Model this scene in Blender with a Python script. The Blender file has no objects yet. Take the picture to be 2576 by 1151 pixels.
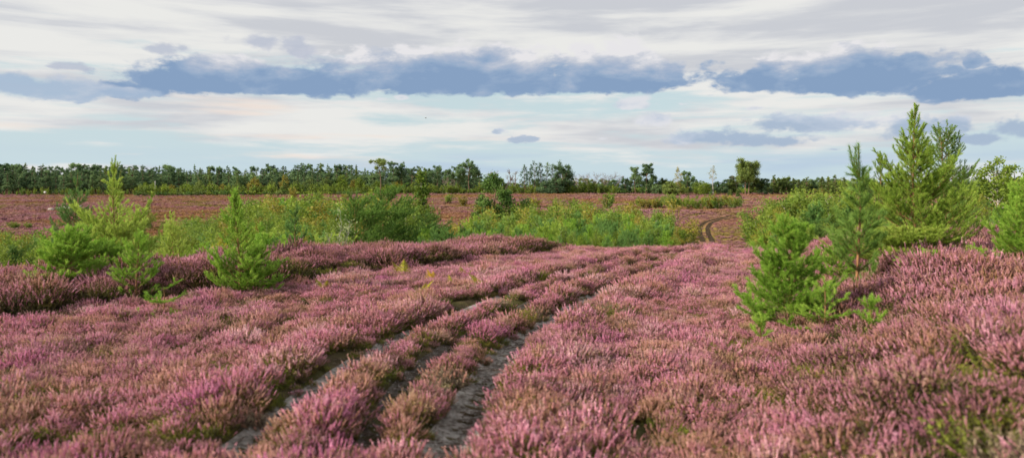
import bpy, math, random
import numpy as np
from mathutils import Vector

PI = math.pi
S = bpy.context.scene
C = S.collection
F, CX, HY, EYE = 1839.0, 1288.0, 470.0, 2.2      # view numbers read off the photograph (2576 px wide)

# ------------------------------------------------------------------ noise
def _hash(ix, iy, seed):
    h = (ix.astype(np.int64) * 374761393 + iy.astype(np.int64) * 668265263 + seed * 974711) & 0x7fffffff
    h = ((h ^ (h >> 13)) * 1274126177) & 0x7fffffff
    return ((h ^ (h >> 16)) & 0xffff) / 65535.0

def vnoise(x, y, seed=0):
    x = np.asarray(x, float); y = np.asarray(y, float)
    ix = np.floor(x); iy = np.floor(y); fx = x - ix; fy = y - iy
    fx = fx * fx * (3 - 2 * fx); fy = fy * fy * (3 - 2 * fy)
    a = _hash(ix, iy, seed); b = _hash(ix + 1, iy, seed); c = _hash(ix, iy + 1, seed); d = _hash(ix + 1, iy + 1, seed)
    return (a * (1 - fx) + b * fx) * (1 - fy) + (c * (1 - fx) + d * fx) * fy

def fbm(x, y, seed=0, o=3):
    r = 0; a = .5; t = 0
    for k in range(o):
        r = r + a * vnoise(np.asarray(x) * 2 ** k + 17.3 * k, np.asarray(y) * 2 ** k - 9.1 * k, seed + k); t += a; a *= .5
    return r / t

def sst(v, a, b):
    t = np.clip((np.asarray(v, float) - a) / (b - a), 0, 1)
    return t * t * (3 - 2 * t)

# ------------------------------------------------------------------ terrain
_fy = np.array([-60, 20, 23, 26, 30, 40, 60, 80, 100, 115, 150, 200, 260, 340, 400, 600, 6000.])
_fz = np.array([0, 0, -.03, -.16, -.6, -2.0, -4.9, -7.0, -7.3, -6.7, -5.0, -3.5, -2.5, -1.5, -1.15, -1.0, -1.0])
_gy = np.concatenate([np.arange(-60, 120, .5), np.arange(120, 6000, 5.)])
_gz = np.interp(_gy, _fy, _fz)
_k = np.ones(9) / 9
_gz[4:-4] = np.convolve(_gz, _k, 'valid')

def px2g(px, py, z=0.0):
    d = (EYE - z) * F / (py - HY)
    return ((px - CX) / F * d, d)

RUT_PX = {
 'right': [(1080,1230),(1145,1104),(1199,1032),(1222,982),(1240,930),(1285,875),(1345,835),(1393,812),(1496,754),(1575,720),(1650,689),(1722,653),(1766,630)],
 'middle': [(860,1230),(922,1108),(981,1024),(1035,960),(1129,876),(1239,823),(1300,790),(1376,754),(1458,718),(1560,690),(1640,664),(1729,630)],
 'left': [(480,1230),(597,1142),(702,1066),(803,999),(909,914),(997,868),(1120,812),(1230,772),(1325,734),(1420,703),(1516,679),(1600,655),(1690,631)],
}
def smooth_line(pts, step=.25):
    p = np.array(pts, float)
    s = np.concatenate([[0], np.cumsum(np.hypot(*np.diff(p, axis=0).T))])
    t = np.arange(0, s[-1], step)
    q = np.stack([np.interp(t, s, p[:, 0]), np.interp(t, s, p[:, 1])], 1)
    k = np.ones(7) / 7
    for _ in range(2):
        for c in (0, 1):
            e = np.concatenate([np.full(3, q[0, c]), q[:, c], np.full(3, q[-1, c])])
            q[:, c] = np.convolve(e, k, 'valid')
    return q
RUTS = {k: smooth_line([px2g(*p, z=.0) for p in v]) for k, v in RUT_PX.items()}
RUTHW = {'right': .14, 'middle': .07, 'left': .105}
def rut_dist(x, y):
    x = np.asarray(x, float); y = np.asarray(y, float)
    best = np.full(x.shape, 99.0)
    m = (y < 30) & (y > -3) & (x > -8) & (x < 12)
    if m.any():
        xs, ys = x[m], y[m]
        b = np.full(xs.shape, 99.0)
        for k, q in RUTS.items():
            for i in range(0, len(q), 1):
                dd = np.hypot(xs - q[i, 0], ys - q[i, 1]) - RUTHW[k] * (1 - (.2 if k == 'right' else .2) * min(1, max(0, (q[i, 1] - 9.5) / 4)))
                b = np.minimum(b, dd)
        best[m] = b
    return best
# bank on the left
BP = np.array([-8.2, 11.7]); BD = np.array([10.3, 13.9]); BD = BD / np.hypot(*BD); BN = np.array([-BD[1], BD[0]])
def bank_st(x, y):
    dx = x - BP[0]; dy = y - BP[1]
    t = dx * BD[0] + dy * BD[1]
    s = dx * BN[0] + dy * BN[1]
    return s + .35 * (fbm(t * .5, t * 0 + 3, 5) - .5), t
def bankR(x, y):                      # signed distance to the right of the low right-hand rise
    xl = np.interp(y, [0, 5.5, 9, 13, 18, 25, 40], [.6, 1.9, 3.1, 4.6, 6.6, 9.6, 17.])
    return (x - xl) * .93 + .5 * (fbm(x * .4, y * .4, 8) - .5)
def terr(x, y):
    x = np.asarray(x, float); y = np.asarray(y, float)
    z = np.interp(y, _gy, _gz)
    near = 1 - sst(y, 25, 45)
    s, t = bank_st(x, y)
    amp = np.interp(t, [-12, 0, 6, 11, 14, 15.5, 16.8, 18.5], [.12, .18, .30, .17, .09, .27, .20, 0])
    lump = .75 + .5 * fbm(x * .55, y * .55, 21)
    z = z + amp * sst(s, -.05, .4) * (1 - sst(s, 2.6, 6)) * lump
    z = z - 2.0 * sst(s, 3.0, 13) * (1 - sst(y, 40, 110)) * (1 - sst(t, 15, 24))
    r = bankR(x, y)
    z = z + near * ((.54 + .16 * (1 - sst(y, 5, 9))) * sst(r, -.2, 3.2 - 1.2 * (1 - sst(y, 5, 10))) * (.8 + .4 * fbm(x * .5, y * .5, 31)))
    z = z + near * .10 * (fbm(x * .35, y * .35, 3) - .5) * sst(y, -3, 3)
    far = sst(y, 60, 140)
    z = z + far * (1.3 * (fbm(x * .012, y * .02, 55) - .5) * (1 - sst(y, 230, 330)) + .25 * (fbm(x * .08, y * .08, 56) - .5))
    z = z - .85 * sst(-x, 10, 190) * sst(y, 200, 330)
    return z
def ground(x, y):
    z = terr(x, y)
    rd_ = rut_dist(x, y)
    return z - .08 * (1 - sst(rd_, -.12, .10)) + .09 * sst(rd_, .05, .35) * (1 - sst(rd_, .6, 1.3))
def hit(px, py):
    """where the line of sight through a photograph pixel meets the far slope"""
    d = np.concatenate([np.arange(100, 500, 1.0)])
    X = (px - CX) / F * d; Z = EYE - (py - HY) / F * d
    g = terr(X, d)
    k = np.argmax(Z <= g) if (Z <= g).any() else len(d) - 1
    return X[k], d[k]

# ------------------------------------------------------------------ mesh helpers
def build(name, v, f, mats, mi=None, at=None, smooth=False, link=True, parent=None):
    """v (N,3); f (M,3 or 4) one array or list of arrays; mi material index per face; at per-vertex floats"""
    fl = f if isinstance(f, list) else [f]
    fl = [np.asarray(a, np.int32) for a in fl if len(a)]
    me = bpy.data.meshes.new(name)
    v = np.asarray(v, np.float32)
    me.vertices.add(len(v)); me.vertices.foreach_set('co', v.ravel())
    tot = np.concatenate([np.full(len(a), a.shape[1], np.int32) for a in fl])
    idx = np.concatenate([a.ravel() for a in fl])
    me.loops.add(len(idx)); me.loops.foreach_set('vertex_index', idx)
    me.polygons.add(len(tot))
    st = np.concatenate([[0], np.cumsum(tot)[:-1]]).astype(np.int32)
    me.polygons.foreach_set('loop_start', st)
    me.polygons.foreach_set('loop_total', tot)
    if mi is not None: me.polygons.foreach_set('material_index', np.asarray(mi, np.int32))
    for m in mats: me.materials.append(m)
    if at is not None:
        a = me.attributes.new('tint', 'FLOAT', 'POINT'); a.data.foreach_set('value', np.asarray(at, np.float32))
    me.update(calc_edges=True); me.validate()
    if smooth: me.polygons.foreach_set('use_smooth', np.ones(len(me.polygons), bool))
    o = bpy.data.objects.new(name, me)
    if link: C.objects.link(o)
    if parent is not None: o.parent = parent
    return o

class Acc:
    def __init__(s): s.v = []; s.f = {3: [], 4: []}; s.m = {3: [], 4: []}; s.t = []; s.n = 0
    def add(s, v, f, m=0, t=None):
        v = np.asarray(v, float); f = np.asarray(f, int)
        s.v.append(v); s.f[f.shape[1]].append(f + s.n); s.m[f.shape[1]].append(np.full(len(f), m))
        s.t.append(np.zeros(len(v)) if t is None else np.broadcast_to(t, (len(v),)).astype(float)); s.n += len(v)
    def build(s, name, mats, **k):
        F_, M_ = [], []
        for q in (3, 4):
            if s.f[q]: F_.append(np.concatenate(s.f[q])); M_.append(np.concatenate(s.m[q]))
        return build(name, np.concatenate(s.v), F_, mats, np.concatenate(M_), np.concatenate(s.t), **k)

def norm(a): return a / np.maximum(np.linalg.norm(a, axis=-1, keepdims=True), 1e-9)
def tubes(acc, segs, sides=4, m=0):
    """segs rows: p0(3) p1(3) r0 r1"""
    g = np.asarray(segs, float)
    if not len(g): return
    a, b, r0, r1 = g[:, :3], g[:, 3:6], g[:, 6], g[:, 7]
    d = norm(b - a)
    ref = np.where(np.abs(d[:, 2:3]) < .9, np.array([[0, 0, 1.]]), np.array([[1., 0, 0]]))
    u = norm(np.cross(d, ref)); w = np.cross(d, u)
    th = np.arange(sides) / sides * 2 * PI
    ring = u[:, None] * np.cos(th)[None, :, None] + w[:, None] * np.sin(th)[None, :, None]
    v0 = a[:, None] + ring * r0[:, None, None]; v1 = b[:, None] + ring * r1[:, None, None]
    v = np.concatenate([v0, v1], 1).reshape(-1, 3)
    k = np.arange(sides); k2 = (k + 1) % sides
    q = np.stack([k, k2, k2 + sides, k + sides], 1)
    f = (q[None] + (np.arange(len(g)) * 2 * sides)[:, None, None]).reshape(-1, 4)
    acc.add(v, f, m, .5)

def needles(acc, segs, rng, dens, nl, nw, m=0, up=.25, wt=None):
    """needle triangles round shoot segments (rows p0,p1,tint)"""
    g = np.asarray(segs, float)
    if not len(g): return
    L = np.linalg.norm(g[:, 3:6] - g[:, :3], axis=1)
    n = np.maximum(3, (L * dens).astype(int)) if wt is None else np.maximum(3, (L * dens * wt).astype(int))
    i = np.repeat(np.arange(len(g)), n); N = len(i)
    t = rng.random(N) ** .9
    a, b = g[i, :3], g[i, 3:6]
    ax = norm(b - a)
    p = a + (b - a) * t[:, None]
    rad = rng.normal(size=(N, 3)); rad -= ax * (rad * ax).sum(1, keepdims=True); rad = norm(rad)
    ang = np.radians(22 + 38 * rng.random(N)) * (1.12 - .35 * t)
    d = norm(ax * np.cos(ang)[:, None] + rad * np.sin(ang)[:, None] + np.array([0, 0, up * .5]))
    ln = nl * (.7 + .5 * rng.random(N))
    side = norm(np.cross(d, rng.normal(size=(N, 3)))) * (nw * .5)
    v = np.stack([p - side, p + side, p + d * ln[:, None]], 1).reshape(-1, 3)
    f = np.arange(3 * N).reshape(-1, 3)
    tn = np.clip(g[i, 6] + rng.normal(size=N) * .12, 0, 1)
    acc.add(v, f, m, np.repeat(tn, 3))

def leaves(acc, p, rng, size, m=0, tint=None, flat=0.0, aspect=.6):
    """one diamond leaf (or leaf cluster) at each point"""
    p = np.asarray(p, float); N = len(p)
    d = rng.normal(size=(N, 3)); d[:, 2] *= (1 - flat); d = norm(d)
    e = norm(np.cross(d, rng.normal(size=(N, 3)) * np.array([1, 1, 1 - flat]) + np.array([0, 0, flat * 2.])))
    s = size * (.6 + .8 * rng.random(N))[:, None]
    v = np.stack([p - d * s * .5, p + e * s * .5 * aspect, p + d * s * .5, p - e * s * .5 * aspect], 1).reshape(-1, 3)
    t = rng.random(N) if tint is None else np.clip(tint + rng.normal(size=N) * .12, 0, 1)
    acc.add(v, np.arange(4 * N).reshape(-1, 4), m, np.repeat(t, 4))

# ------------------------------------------------------------------ materials
def nmat(name):
    m = bpy.data.materials.new(name); m.use_nodes = True
    nt = m.node_tree; nt.nodes.clear()
    return m, nt, nt.nodes, nt.links
def N_(nt, t, **k):
    n = nt.nodes.new(t)
    for a, b in k.items():
        if a.startswith('i_'):
            key = a[2:]; n.inputs[int(key) if key.isdigit() else key].default_value = b
        else: setattr(n, a, b)
    return n
def ramp(nt, fac, stops):
    r = nt.nodes.new('ShaderNodeValToRGB')
    e = r.color_ramp.elements
    while len(e) < len(stops): e.new(.5)
    for q, (pos, col) in zip(e, stops): q.position = pos; q.color = (*col, 1)
    nt.links.new(fac, r.inputs[0]); return r.outputs[0]
def mixc(nt, fac, a, b, bt='MIX'):
    n = nt.nodes.new('ShaderNodeMix'); n.data_type = 'RGBA'; n.blend_type = bt
    for s, v in ((n.inputs[0], fac), (n.inputs[6], a), (n.inputs[7], b)):
        if isinstance(v, bpy.types.NodeSocket): nt.links.new(v, s)
        elif isinstance(v, (int, float)): s.default_value = v
        else: s.default_value = (*v, 1)
    return n.outputs[2]
def math_(nt, op, a, b=0.0, c=0.0, clamp=False):
    n = nt.nodes.new('ShaderNodeMath'); n.operation = op; n.use_clamp = clamp
    for s, v in zip(n.inputs, (a, b, c)):
        if isinstance(v, bpy.types.NodeSocket): nt.links.new(v, s)
        else: s.default_value = v
    return n.outputs[0]
def noise(nt, vec, scale, detail=3, rough=.55, lo=.35, hi=.65, dist=0.0):
    n = N_(nt, 'ShaderNodeTexNoise'); n.inputs['Scale'].default_value = scale; n.inputs['Detail'].default_value = detail
    n.inputs['Roughness'].default_value = rough; n.inputs['Distortion'].default_value = dist
    if vec is not None: nt.links.new(vec, n.inputs['Vector'])
    r = N_(nt, 'ShaderNodeMapRange', i_1=lo, i_2=hi); nt.links.new(n.outputs[0], r.inputs[0])
    return r.outputs[0]
def vmul(nt, vec, s):
    n = N_(nt, 'ShaderNodeVectorMath', operation='MULTIPLY'); nt.links.new(vec, n.inputs[0]); n.inputs[1].default_value = s
    return n.outputs[0]

def leafmat(name, dark, mid, light, trans=.3, patch=None, pscale=.6, objvar=.35, rough=.6):
    """foliage: tint attribute picks dark..light, world noise and the copy's random number vary it"""
    m, nt, nd, lk = nmat(name)
    at = N_(nt, 'ShaderNodeAttribute', attribute_name='tint')
    oi = N_(nt, 'ShaderNodeObjectInfo')
    geo = N_(nt, 'ShaderNodeNewGeometry')
    f = math_(nt, 'MULTIPLY_ADD', oi.outputs['Random'], objvar, -objvar * .5)
    f = math_(nt, 'ADD', at.outputs['Fac'], f, clamp=True)
    col = ramp(nt, f, [(0, dark), (.5, mid), (1, light)])
    if patch is not None:
        p = noise(nt, geo.outputs['Position'], pscale, 3, lo=.42, hi=.68)
        col = mixc(nt, math_(nt, 'MULTIPLY', p, .7), col, patch)
    di = N_(nt, 'ShaderNodeBsdfPrincipled'); di.inputs['Roughness'].default_value = rough
    di.inputs['Specular IOR Level'].default_value = .25
    tr = N_(nt, 'ShaderNodeBsdfTranslucent')
    lk.new(col, di.inputs['Base Color']); lk.new(col, tr.inputs['Color'])
    mx = N_(nt, 'ShaderNodeMixShader'); mx.inputs[0].default_value = trans
    lk.new(di.outputs[0], mx.inputs[1]); lk.new(tr.outputs[0], mx.inputs[2])
    o = N_(nt, 'ShaderNodeOutputMaterial'); lk.new(mx.outputs[0], o.inputs[0])
    return m
def barkmat(name, a, b, scale=12):
    m, nt, nd, lk = nmat(name)
    tc = N_(nt, 'ShaderNodeTexCoord')
    n = noise(nt, vmul(nt, tc.outputs['Object'], (1, 1, .3)), scale, 5, .7)
    col = mixc(nt, n, a, b)
    di = N_(nt, 'ShaderNodeBsdfPrincipled'); di.inputs['Roughness'].default_value = .9
    lk.new(col, di.inputs['Base Color'])
    bp = N_(nt, 'ShaderNodeBump'); bp.inputs['Strength'].default_value = .5; lk.new(n, bp.inputs['Height']); lk.new(bp.outputs[0], di.inputs['Normal'])
    o = N_(nt, 'ShaderNodeOutputMaterial'); lk.new(di.outputs[0], o.inputs[0])
    return m

def mr0(nt, v, a, b):
    n = N_(nt, 'ShaderNodeMapRange', i_1=a, i_2=b); nt.links.new(v, n.inputs[0]); return n.outputs[0]
def heathermat(name, pal, patches, rv=.55):
    m, nt, nd, lk = nmat(name)
    at = N_(nt, 'ShaderNodeAttribute', attribute_name='tint')
    oi = N_(nt, 'ShaderNodeObjectInfo'); geo = N_(nt, 'ShaderNodeNewGeometry')
    f = math_(nt, 'MULTIPLY_ADD', oi.outputs['Random'], rv, -rv * .53)
    f = math_(nt, 'ADD', at.outputs['Fac'], f, clamp=True)
    col = ramp(nt, f, pal)
    off = 0
    for c, sc, lo, hi, amt in patches:
        n = N_(nt, 'ShaderNodeVectorMath', operation='ADD'); lk.new(geo.outputs['Position'], n.inputs[0]); n.inputs[1].default_value = (off, off * .7, 0); off += 31.7
        p = noise(nt, vmul(nt, n.outputs[0], (1, 1, .1)), sc, 2.5, lo=lo, hi=hi)
        col = mixc(nt, math_(nt, 'MULTIPLY', p, amt), col, c)
    r2 = mr0(nt, oi.outputs['Random'], .84, .88); col = mixc(nt, math_(nt, 'MULTIPLY', r2, .6), col, (.36, .25, .12))
    r3 = mr0(nt, oi.outputs['Random'], .16, .12); col = mixc(nt, math_(nt, 'MULTIPLY', r3, .45), col, (.30, .12, .20))
    di = N_(nt, 'ShaderNodeBsdfDiffuse'); tr = N_(nt, 'ShaderNodeBsdfTranslucent')
    lk.new(col, di.inputs['Color']); lk.new(col, tr.inputs['Color'])
    mx = N_(nt, 'ShaderNodeMixShader'); mx.inputs[0].default_value = .28
    lk.new(di.outputs[0], mx.inputs[1]); lk.new(tr.outputs[0], mx.inputs[2])
    o = N_(nt, 'ShaderNodeOutputMaterial'); lk.new(mx.outputs[0], o.inputs[0])
    return m

M = {}
FLP = [(0, (.34, .21, .11)), (.3, (.58, .25, .275)), (.65, (.70, .29, .415)), (1, (.85, .50, .57))]
M['flower'] = heathermat('heather_flower', FLP, [((.62, .19, .42), .55, .55, .72, .6), ((.50, .32, .15), 1.3, .50, .64, .6), ((.54, .29, .35), .25, .48, .7, .5), ((.70,.20,.38), .8, .68, .76, .5)])
M['flower_bank'] = heathermat('heather_flower_bank', [(0, (.23, .13, .07)), (.35, (.44, .20, .21)), (.7, (.63, .28, .38)), (1, (.80, .47, .54))],
                              [((.54, .20, .38), .6, .54, .70, .5), ((.42, .25, .11), 1.3, .50, .66, .7)])
M['flower_pale'] = heathermat('heather_flower_pale', [(0, (.42, .28, .16)), (.4, (.70, .38, .40)), (.7, (.80, .46, .52)), (1, (.90, .64, .66))], [((.76, .40, .52), .5, .5, .7, .5)])
M['flower_spent'] = heathermat('heather_flower_spent', [(0, (.30, .19, .09)), (.4, (.52, .28, .21)), (.7, (.66, .35, .32)), (1, (.78, .50, .43))], [((.60, .34, .30), .5, .5, .7, .5)])
M['flower_deep'] = heathermat('heather_flower_deep', [(0, (.30, .14, .12)), (.4, (.56, .21, .31)), (.7, (.70, .26, .43)), (1, (.80, .40, .56))], [((.66, .22, .45), .5, .5, .7, .5)])
M['hleaf'] = leafmat('heather_leaf', (.07, .07, .018), (.16, .155, .03), (.28, .26, .045), .3, (.22, .14, .045), .8)
M['hgreen'] = leafmat('heather_green_leaf', (.10, .12, .018), (.19, .23, .03), (.31, .34, .05), .35, (.28, .20, .04), 1.1)
M['hwood'] = barkmat('heather_wood', (.07, .05, .035), (.16, .12, .09), 30)
M['hdry'] = leafmat('heather_dry', (.20, .14, .09), (.30, .23, .15), (.42, .34, .23), .2)
M['pine'] = leafmat('pine_needles', (.10, .20, .025), (.24, .44, .05), (.48, .68, .12), .45)
M['pine_warm'] = leafmat('pine_needles_warm', (.15, .24, .035), (.33, .49, .07), (.58, .70, .16), .48)
M['pine_blue'] = leafmat('pine_needles_blue', (.065, .15, .042), (.155, .31, .075), (.31, .50, .145), .38)
M['pine_mid'] = leafmat('pine_needles_mid', (.055, .12, .028), (.13, .255, .045), (.27, .43, .09), .38)
M['pine_dark'] = leafmat('pine_needles_dark', (.045, .10, .025), (.10, .19, .04), (.20, .33, .07), .35)
M['pine_far'] = leafmat('pine_far', (.06, .115, .058), (.13, .22, .095), (.24, .36, .14), .4, objvar=.7)
M['pine_far_warm'] = leafmat('pine_far_warm', (.08, .125, .035), (.17, .24, .06), (.30, .38, .10), .4, objvar=.6)
M['birch'] = leafmat('birch_leaf', (.055, .115, .018), (.135, .235, .032), (.28, .39, .065), .38, (.26, .28, .035), .35)
M['birch_dk'] = leafmat('birch_leaf_dark', (.09, .14, .02), (.19, .28, .035), (.35, .44, .06), .42)
M['bronze'] = leafmat('bronze_leaf', (.14, .12, .02), (.29, .26, .04), (.43, .38, .07), .35)
M['willow'] = leafmat('willow_leaf', (.10, .16, .04), (.26, .33, .12), (.50, .54, .28), .3)
M['bracken'] = leafmat('bracken_frond', (.22, .25, .012), (.38, .38, .02), (.60, .52, .03), .4)
M['bracken_gold'] = leafmat('bracken_frond_gold', (.45, .28, .01), (.6, .38, .02), (.75, .5, .03), .4)
M['bark_young'] = barkmat('young_pine_bark', (.34, .17, .07), (.18, .10, .05), 25)
M['bark_old'] = barkmat('old_pine_bark', (.26, .15, .10), (.12, .085, .06), 3)
M['bark_birch'] = barkmat('birch_bark', (.55, .52, .46), (.22, .18, .15), 4)
M['bark_dead'] = barkmat('dead_wood', (.27, .21, .175), (.17, .13, .105), 3)
M['pole'] = barkmat('painted_pole', (.72, .72, .70), (.55, .55, .53), 2)
M['stone'] = barkmat('pale_stone', (.5, .46, .42), (.3, .27, .25), 3)
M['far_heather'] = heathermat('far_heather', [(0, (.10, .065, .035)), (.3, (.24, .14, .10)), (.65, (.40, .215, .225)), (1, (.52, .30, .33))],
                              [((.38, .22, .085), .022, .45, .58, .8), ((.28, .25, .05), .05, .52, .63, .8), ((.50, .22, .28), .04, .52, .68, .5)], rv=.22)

def ground_mat():
    m, nt, nd, lk = nmat('heath_soil')
    geo = N_(nt, 'ShaderNodeNewGeometry'); pos = geo.outputs['Position']
    n1 = noise(nt, pos, 3.0, 6, .65); n2 = noise(nt, pos, .8, 3)
    near = mixc(nt, n1, (.045, .035, .022), (.12, .09, .055)); near = mixc(nt, math_(nt, 'MULTIPLY', n2, .5), near, (.08, .10, .02))
    sep = N_(nt, 'ShaderNodeSeparateXYZ'); lk.new(pos, sep.inputs[0])
    n3 = noise(nt, vmul(nt, pos, (.6, 1, 1)), .02, 4); n4 = noise(nt, pos, .5, 4, .7); n5 = noise(nt, vmul(nt, pos, (.5, 1.4, 1)), .06, 3, lo=.55, hi=.66)
    far = mixc(nt, n4, (.15, .10, .05), (.36, .20, .16))
    far = mixc(nt, math_(nt, 'MULTIPLY', n3, .75), far, (.34, .20, .08))
    far = mixc(nt, math_(nt, 'MULTIPLY', n5, .7), far, (.27, .24, .045))
    k = N_(nt, 'ShaderNodeMapRange', i_1=75., i_2=105.); lk.new(sep.outputs[1], k.inputs[0])
    kv = N_(nt, 'ShaderNodeMapRange', i_1=26., i_2=36.); lk.new(sep.outputs[1], kv.inputs[0])
    near = mixc(nt, kv.outputs[0], near, mixc(nt, n4, (.05, .07, .015), (.16, .17, .03)))
    col = mixc(nt, k.outputs[0], near, far)
    di = N_(nt, 'ShaderNodeBsdfPrincipled'); di.inputs['Roughness'].default_value = 1; di.inputs['Specular IOR Level'].default_value = 0
    lk.new(col, di.inputs['Base Color'])
    bp = N_(nt, 'ShaderNodeBump'); bp.inputs['Strength'].default_value = .8; bp.inputs['Distance'].default_value = .05
    lk.new(n1, bp.inputs['Height']); lk.new(bp.outputs[0], di.inputs['Normal'])
    o = N_(nt, 'ShaderNodeOutputMaterial'); lk.new(di.outputs[0], o.inputs[0]); return m
def sand_mat(name='grey_sand', a=(.23, .205, .18), b=(.56, .53, .49), dark=(.07, .055, .04), amt=.7):
    m, nt, nd, lk = nmat(name)
    geo = N_(nt, 'ShaderNodeNewGeometry'); pos = geo.outputs['Position']
    n1 = noise(nt, pos, 9, 8, .7, .3, .7); n2 = noise(nt, vmul(nt, pos, (1.6, .8, 1)), 3.5, 5, .65, .45, .66); n3 = noise(nt, pos, 60, 2, .5, .62, .72)
    col = mixc(nt, n1, a, b)
    col = mixc(nt, math_(nt, 'MULTIPLY', n2, amt), col, dark)
    col = mixc(nt, math_(nt, 'MULTIPLY', n3, .5), col, (.55, .5, .42))
    di = N_(nt, 'ShaderNodeBsdfPrincipled'); di.inputs['Roughness'].default_value = 1; di.inputs['Specular IOR Level'].default_value = 0
    lk.new(col, di.inputs['Base Color'])
    bp = N_(nt, 'ShaderNodeBump'); bp.inputs['Strength'].default_value = 1; bp.inputs['Distance'].default_value = .03
    lk.new(n1, bp.inputs['Height']); lk.new(bp.outputs[0], di.inputs['Normal'])
    o = N_(nt, 'ShaderNodeOutputMaterial'); lk.new(di.outputs[0], o.inputs[0]); return m
M['soil'] = ground_mat(); M['sand'] = sand_mat()
M['sand_dark'] = sand_mat('dark_sand', (.10, .085, .07), (.24, .215, .19), (.035, .03, .02), .8)

# ------------------------------------------------------------------ setting: ground and ruts
def structure(o): o['kind'] = 'structure'; return o
ys = np.concatenate([np.arange(-15, 34, .12), np.geomspace(34, 5000, 260)])
us = np.linspace(-1, 1, 361)
X = us[None] * (.95 * np.maximum(ys, 0) + 15)[:, None]; Y = np.repeat(ys[:, None], len(us), 1)
Z = ground(X.ravel(), Y.ravel()).reshape(X.shape)
nr, nc = X.shape
i = (np.arange(nr - 1)[:, None] * nc + np.arange(nc - 1)[None]).ravel()
structure(build('ground', np.stack([X, Y, Z], -1).reshape(-1, 3), np.stack([i, i + 1, i + nc + 1, i + nc], 1), [M['soil']], smooth=True))

def strip(name, q, hw, mat, lift=.02, cross=7, zf=ground, wob=.3):
    d = np.gradient(q, axis=0); d /= np.maximum(np.hypot(d[:, 0], d[:, 1])[:, None], 1e-6); n = np.stack([-d[:, 1], d[:, 0]], 1)
    u = np.linspace(-1, 1, cross)
    w = hw * (1 + wob * (fbm(q[:, 0] * 1.5, q[:, 1] * 1.5, 77) - .5))
    P = q[:, None] + n[:, None] * (u[None] * w[:, None])[..., None]
    z = zf(P[..., 0].ravel(), P[..., 1].ravel()) + lift
    k = (np.arange(len(q) - 1)[:, None] * cross + np.arange(cross - 1)[None]).ravel()
    return structure(build(name, np.concatenate([P.reshape(-1, 2), z[:, None]], 1), np.stack([k, k + 1, k + cross + 1, k + cross], 1), [mat], smooth=True))
for k, q in RUTS.items():
    strip('sandy_path', q, RUTHW[k] + .12, M['sand_dark'] if k == 'middle' else M['sand'])
# far wheel ruts climbing the opposite slope
M['peat'] = sand_mat('dark_peat', (.045, .032, .02), (.10, .07, .045), (.03, .022, .015), .9)
FR = [[(1776, 640), (1770, 611), (1761, 593), (1759, 576), (1766, 563), (1786, 555), (1821, 548), (1864, 540)],
      [(1802, 640), (1793, 611), (1783, 592), (1779, 574), (1789, 561), (1806, 555), (1832, 550), (1864, 546)],
      [(1712, 548), (1740, 541), (1790, 536), (1850, 531)]]
FRG = []
for k, pts in enumerate(FR):
    g = [hit(*p) for p in pts if p[1] <= 612]
    q = smooth_line(g, .8); FRG.append(q)
    strip('earth_path', q, (.42, .42, .32)[k], M['peat'], lift=.06, cross=5, zf=terr)
def far_rut(x, y):
    b = np.full(x.shape, 99.)
    for q in FRG:
        for p in q[::2]: b = np.minimum(b, np.hypot(x - p[0], y - p[1]))
    return b

# ------------------------------------------------------------------ scattered heather (uncountable)
def protos(name, fns):
    c = bpy.data.collections.new(name)
    for k, o in enumerate(fns):
        o.name = f'{name}_{chr(97 + k)}'; c.objects.link(o)
    return c
def scatter(name, P, rot, scl, idx, coll, label):
    me = bpy.data.meshes.new(name)
    P = np.asarray(P, np.float32); me.vertices.add(len(P)); me.vertices.foreach_set('co', P.ravel())
    a = me.attributes.new('rot', 'FLOAT_VECTOR', 'POINT'); a.data.foreach_set('vector', np.asarray(rot, np.float32).ravel())
    a = me.attributes.new('scl', 'FLOAT_VECTOR', 'POINT'); a.data.foreach_set('vector', np.asarray(scl, np.float32).ravel())
    a = me.attributes.new('idx', 'INT', 'POINT'); a.data.foreach_set('value', np.asarray(idx, np.int32))
    o = bpy.data.objects.new(name, me); C.objects.link(o)
    ng = bpy.data.node_groups.new(name, 'GeometryNodeTree')
    ng.interface.new_socket('Geometry', in_out='INPUT', socket_type='NodeSocketGeometry')
    ng.interface.new_socket('Geometry', in_out='OUTPUT', socket_type='NodeSocketGeometry')
    gi = ng.nodes.new('NodeGroupInput'); go = ng.nodes.new('NodeGroupOutput')
    ip = ng.nodes.new('GeometryNodeInstanceOnPoints'); ci = ng.nodes.new('GeometryNodeCollectionInfo')
    ci.inputs['Collection'].default_value = coll; ci.inputs['Separate Children'].default_value = True; ci.inputs['Reset Children'].default_value = True
    ip.inputs['Pick Instance'].default_value = True
    def na(nm, dt):
        n = ng.nodes.new('GeometryNodeInputNamedAttribute'); n.data_type = dt; n.inputs['Name'].default_value = nm; return n.outputs['Attribute']
    L = ng.links.new
    L(gi.outputs[0], ip.inputs['Points']); L(ci.outputs[0], ip.inputs['Instance'])
    L(na('idx', 'INT'), ip.inputs['Instance Index']); L(na('rot', 'FLOAT_VECTOR'), ip.inputs['Rotation']); L(na('scl', 'FLOAT_VECTOR'), ip.inputs['Scale'])
    L(ip.outputs[0], go.inputs[0])
    md = o.modifiers.new('scatter', 'NODES'); md.node_group = ng
    o['kind'] = 'stuff'; o['label'] = label
    return o

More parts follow.
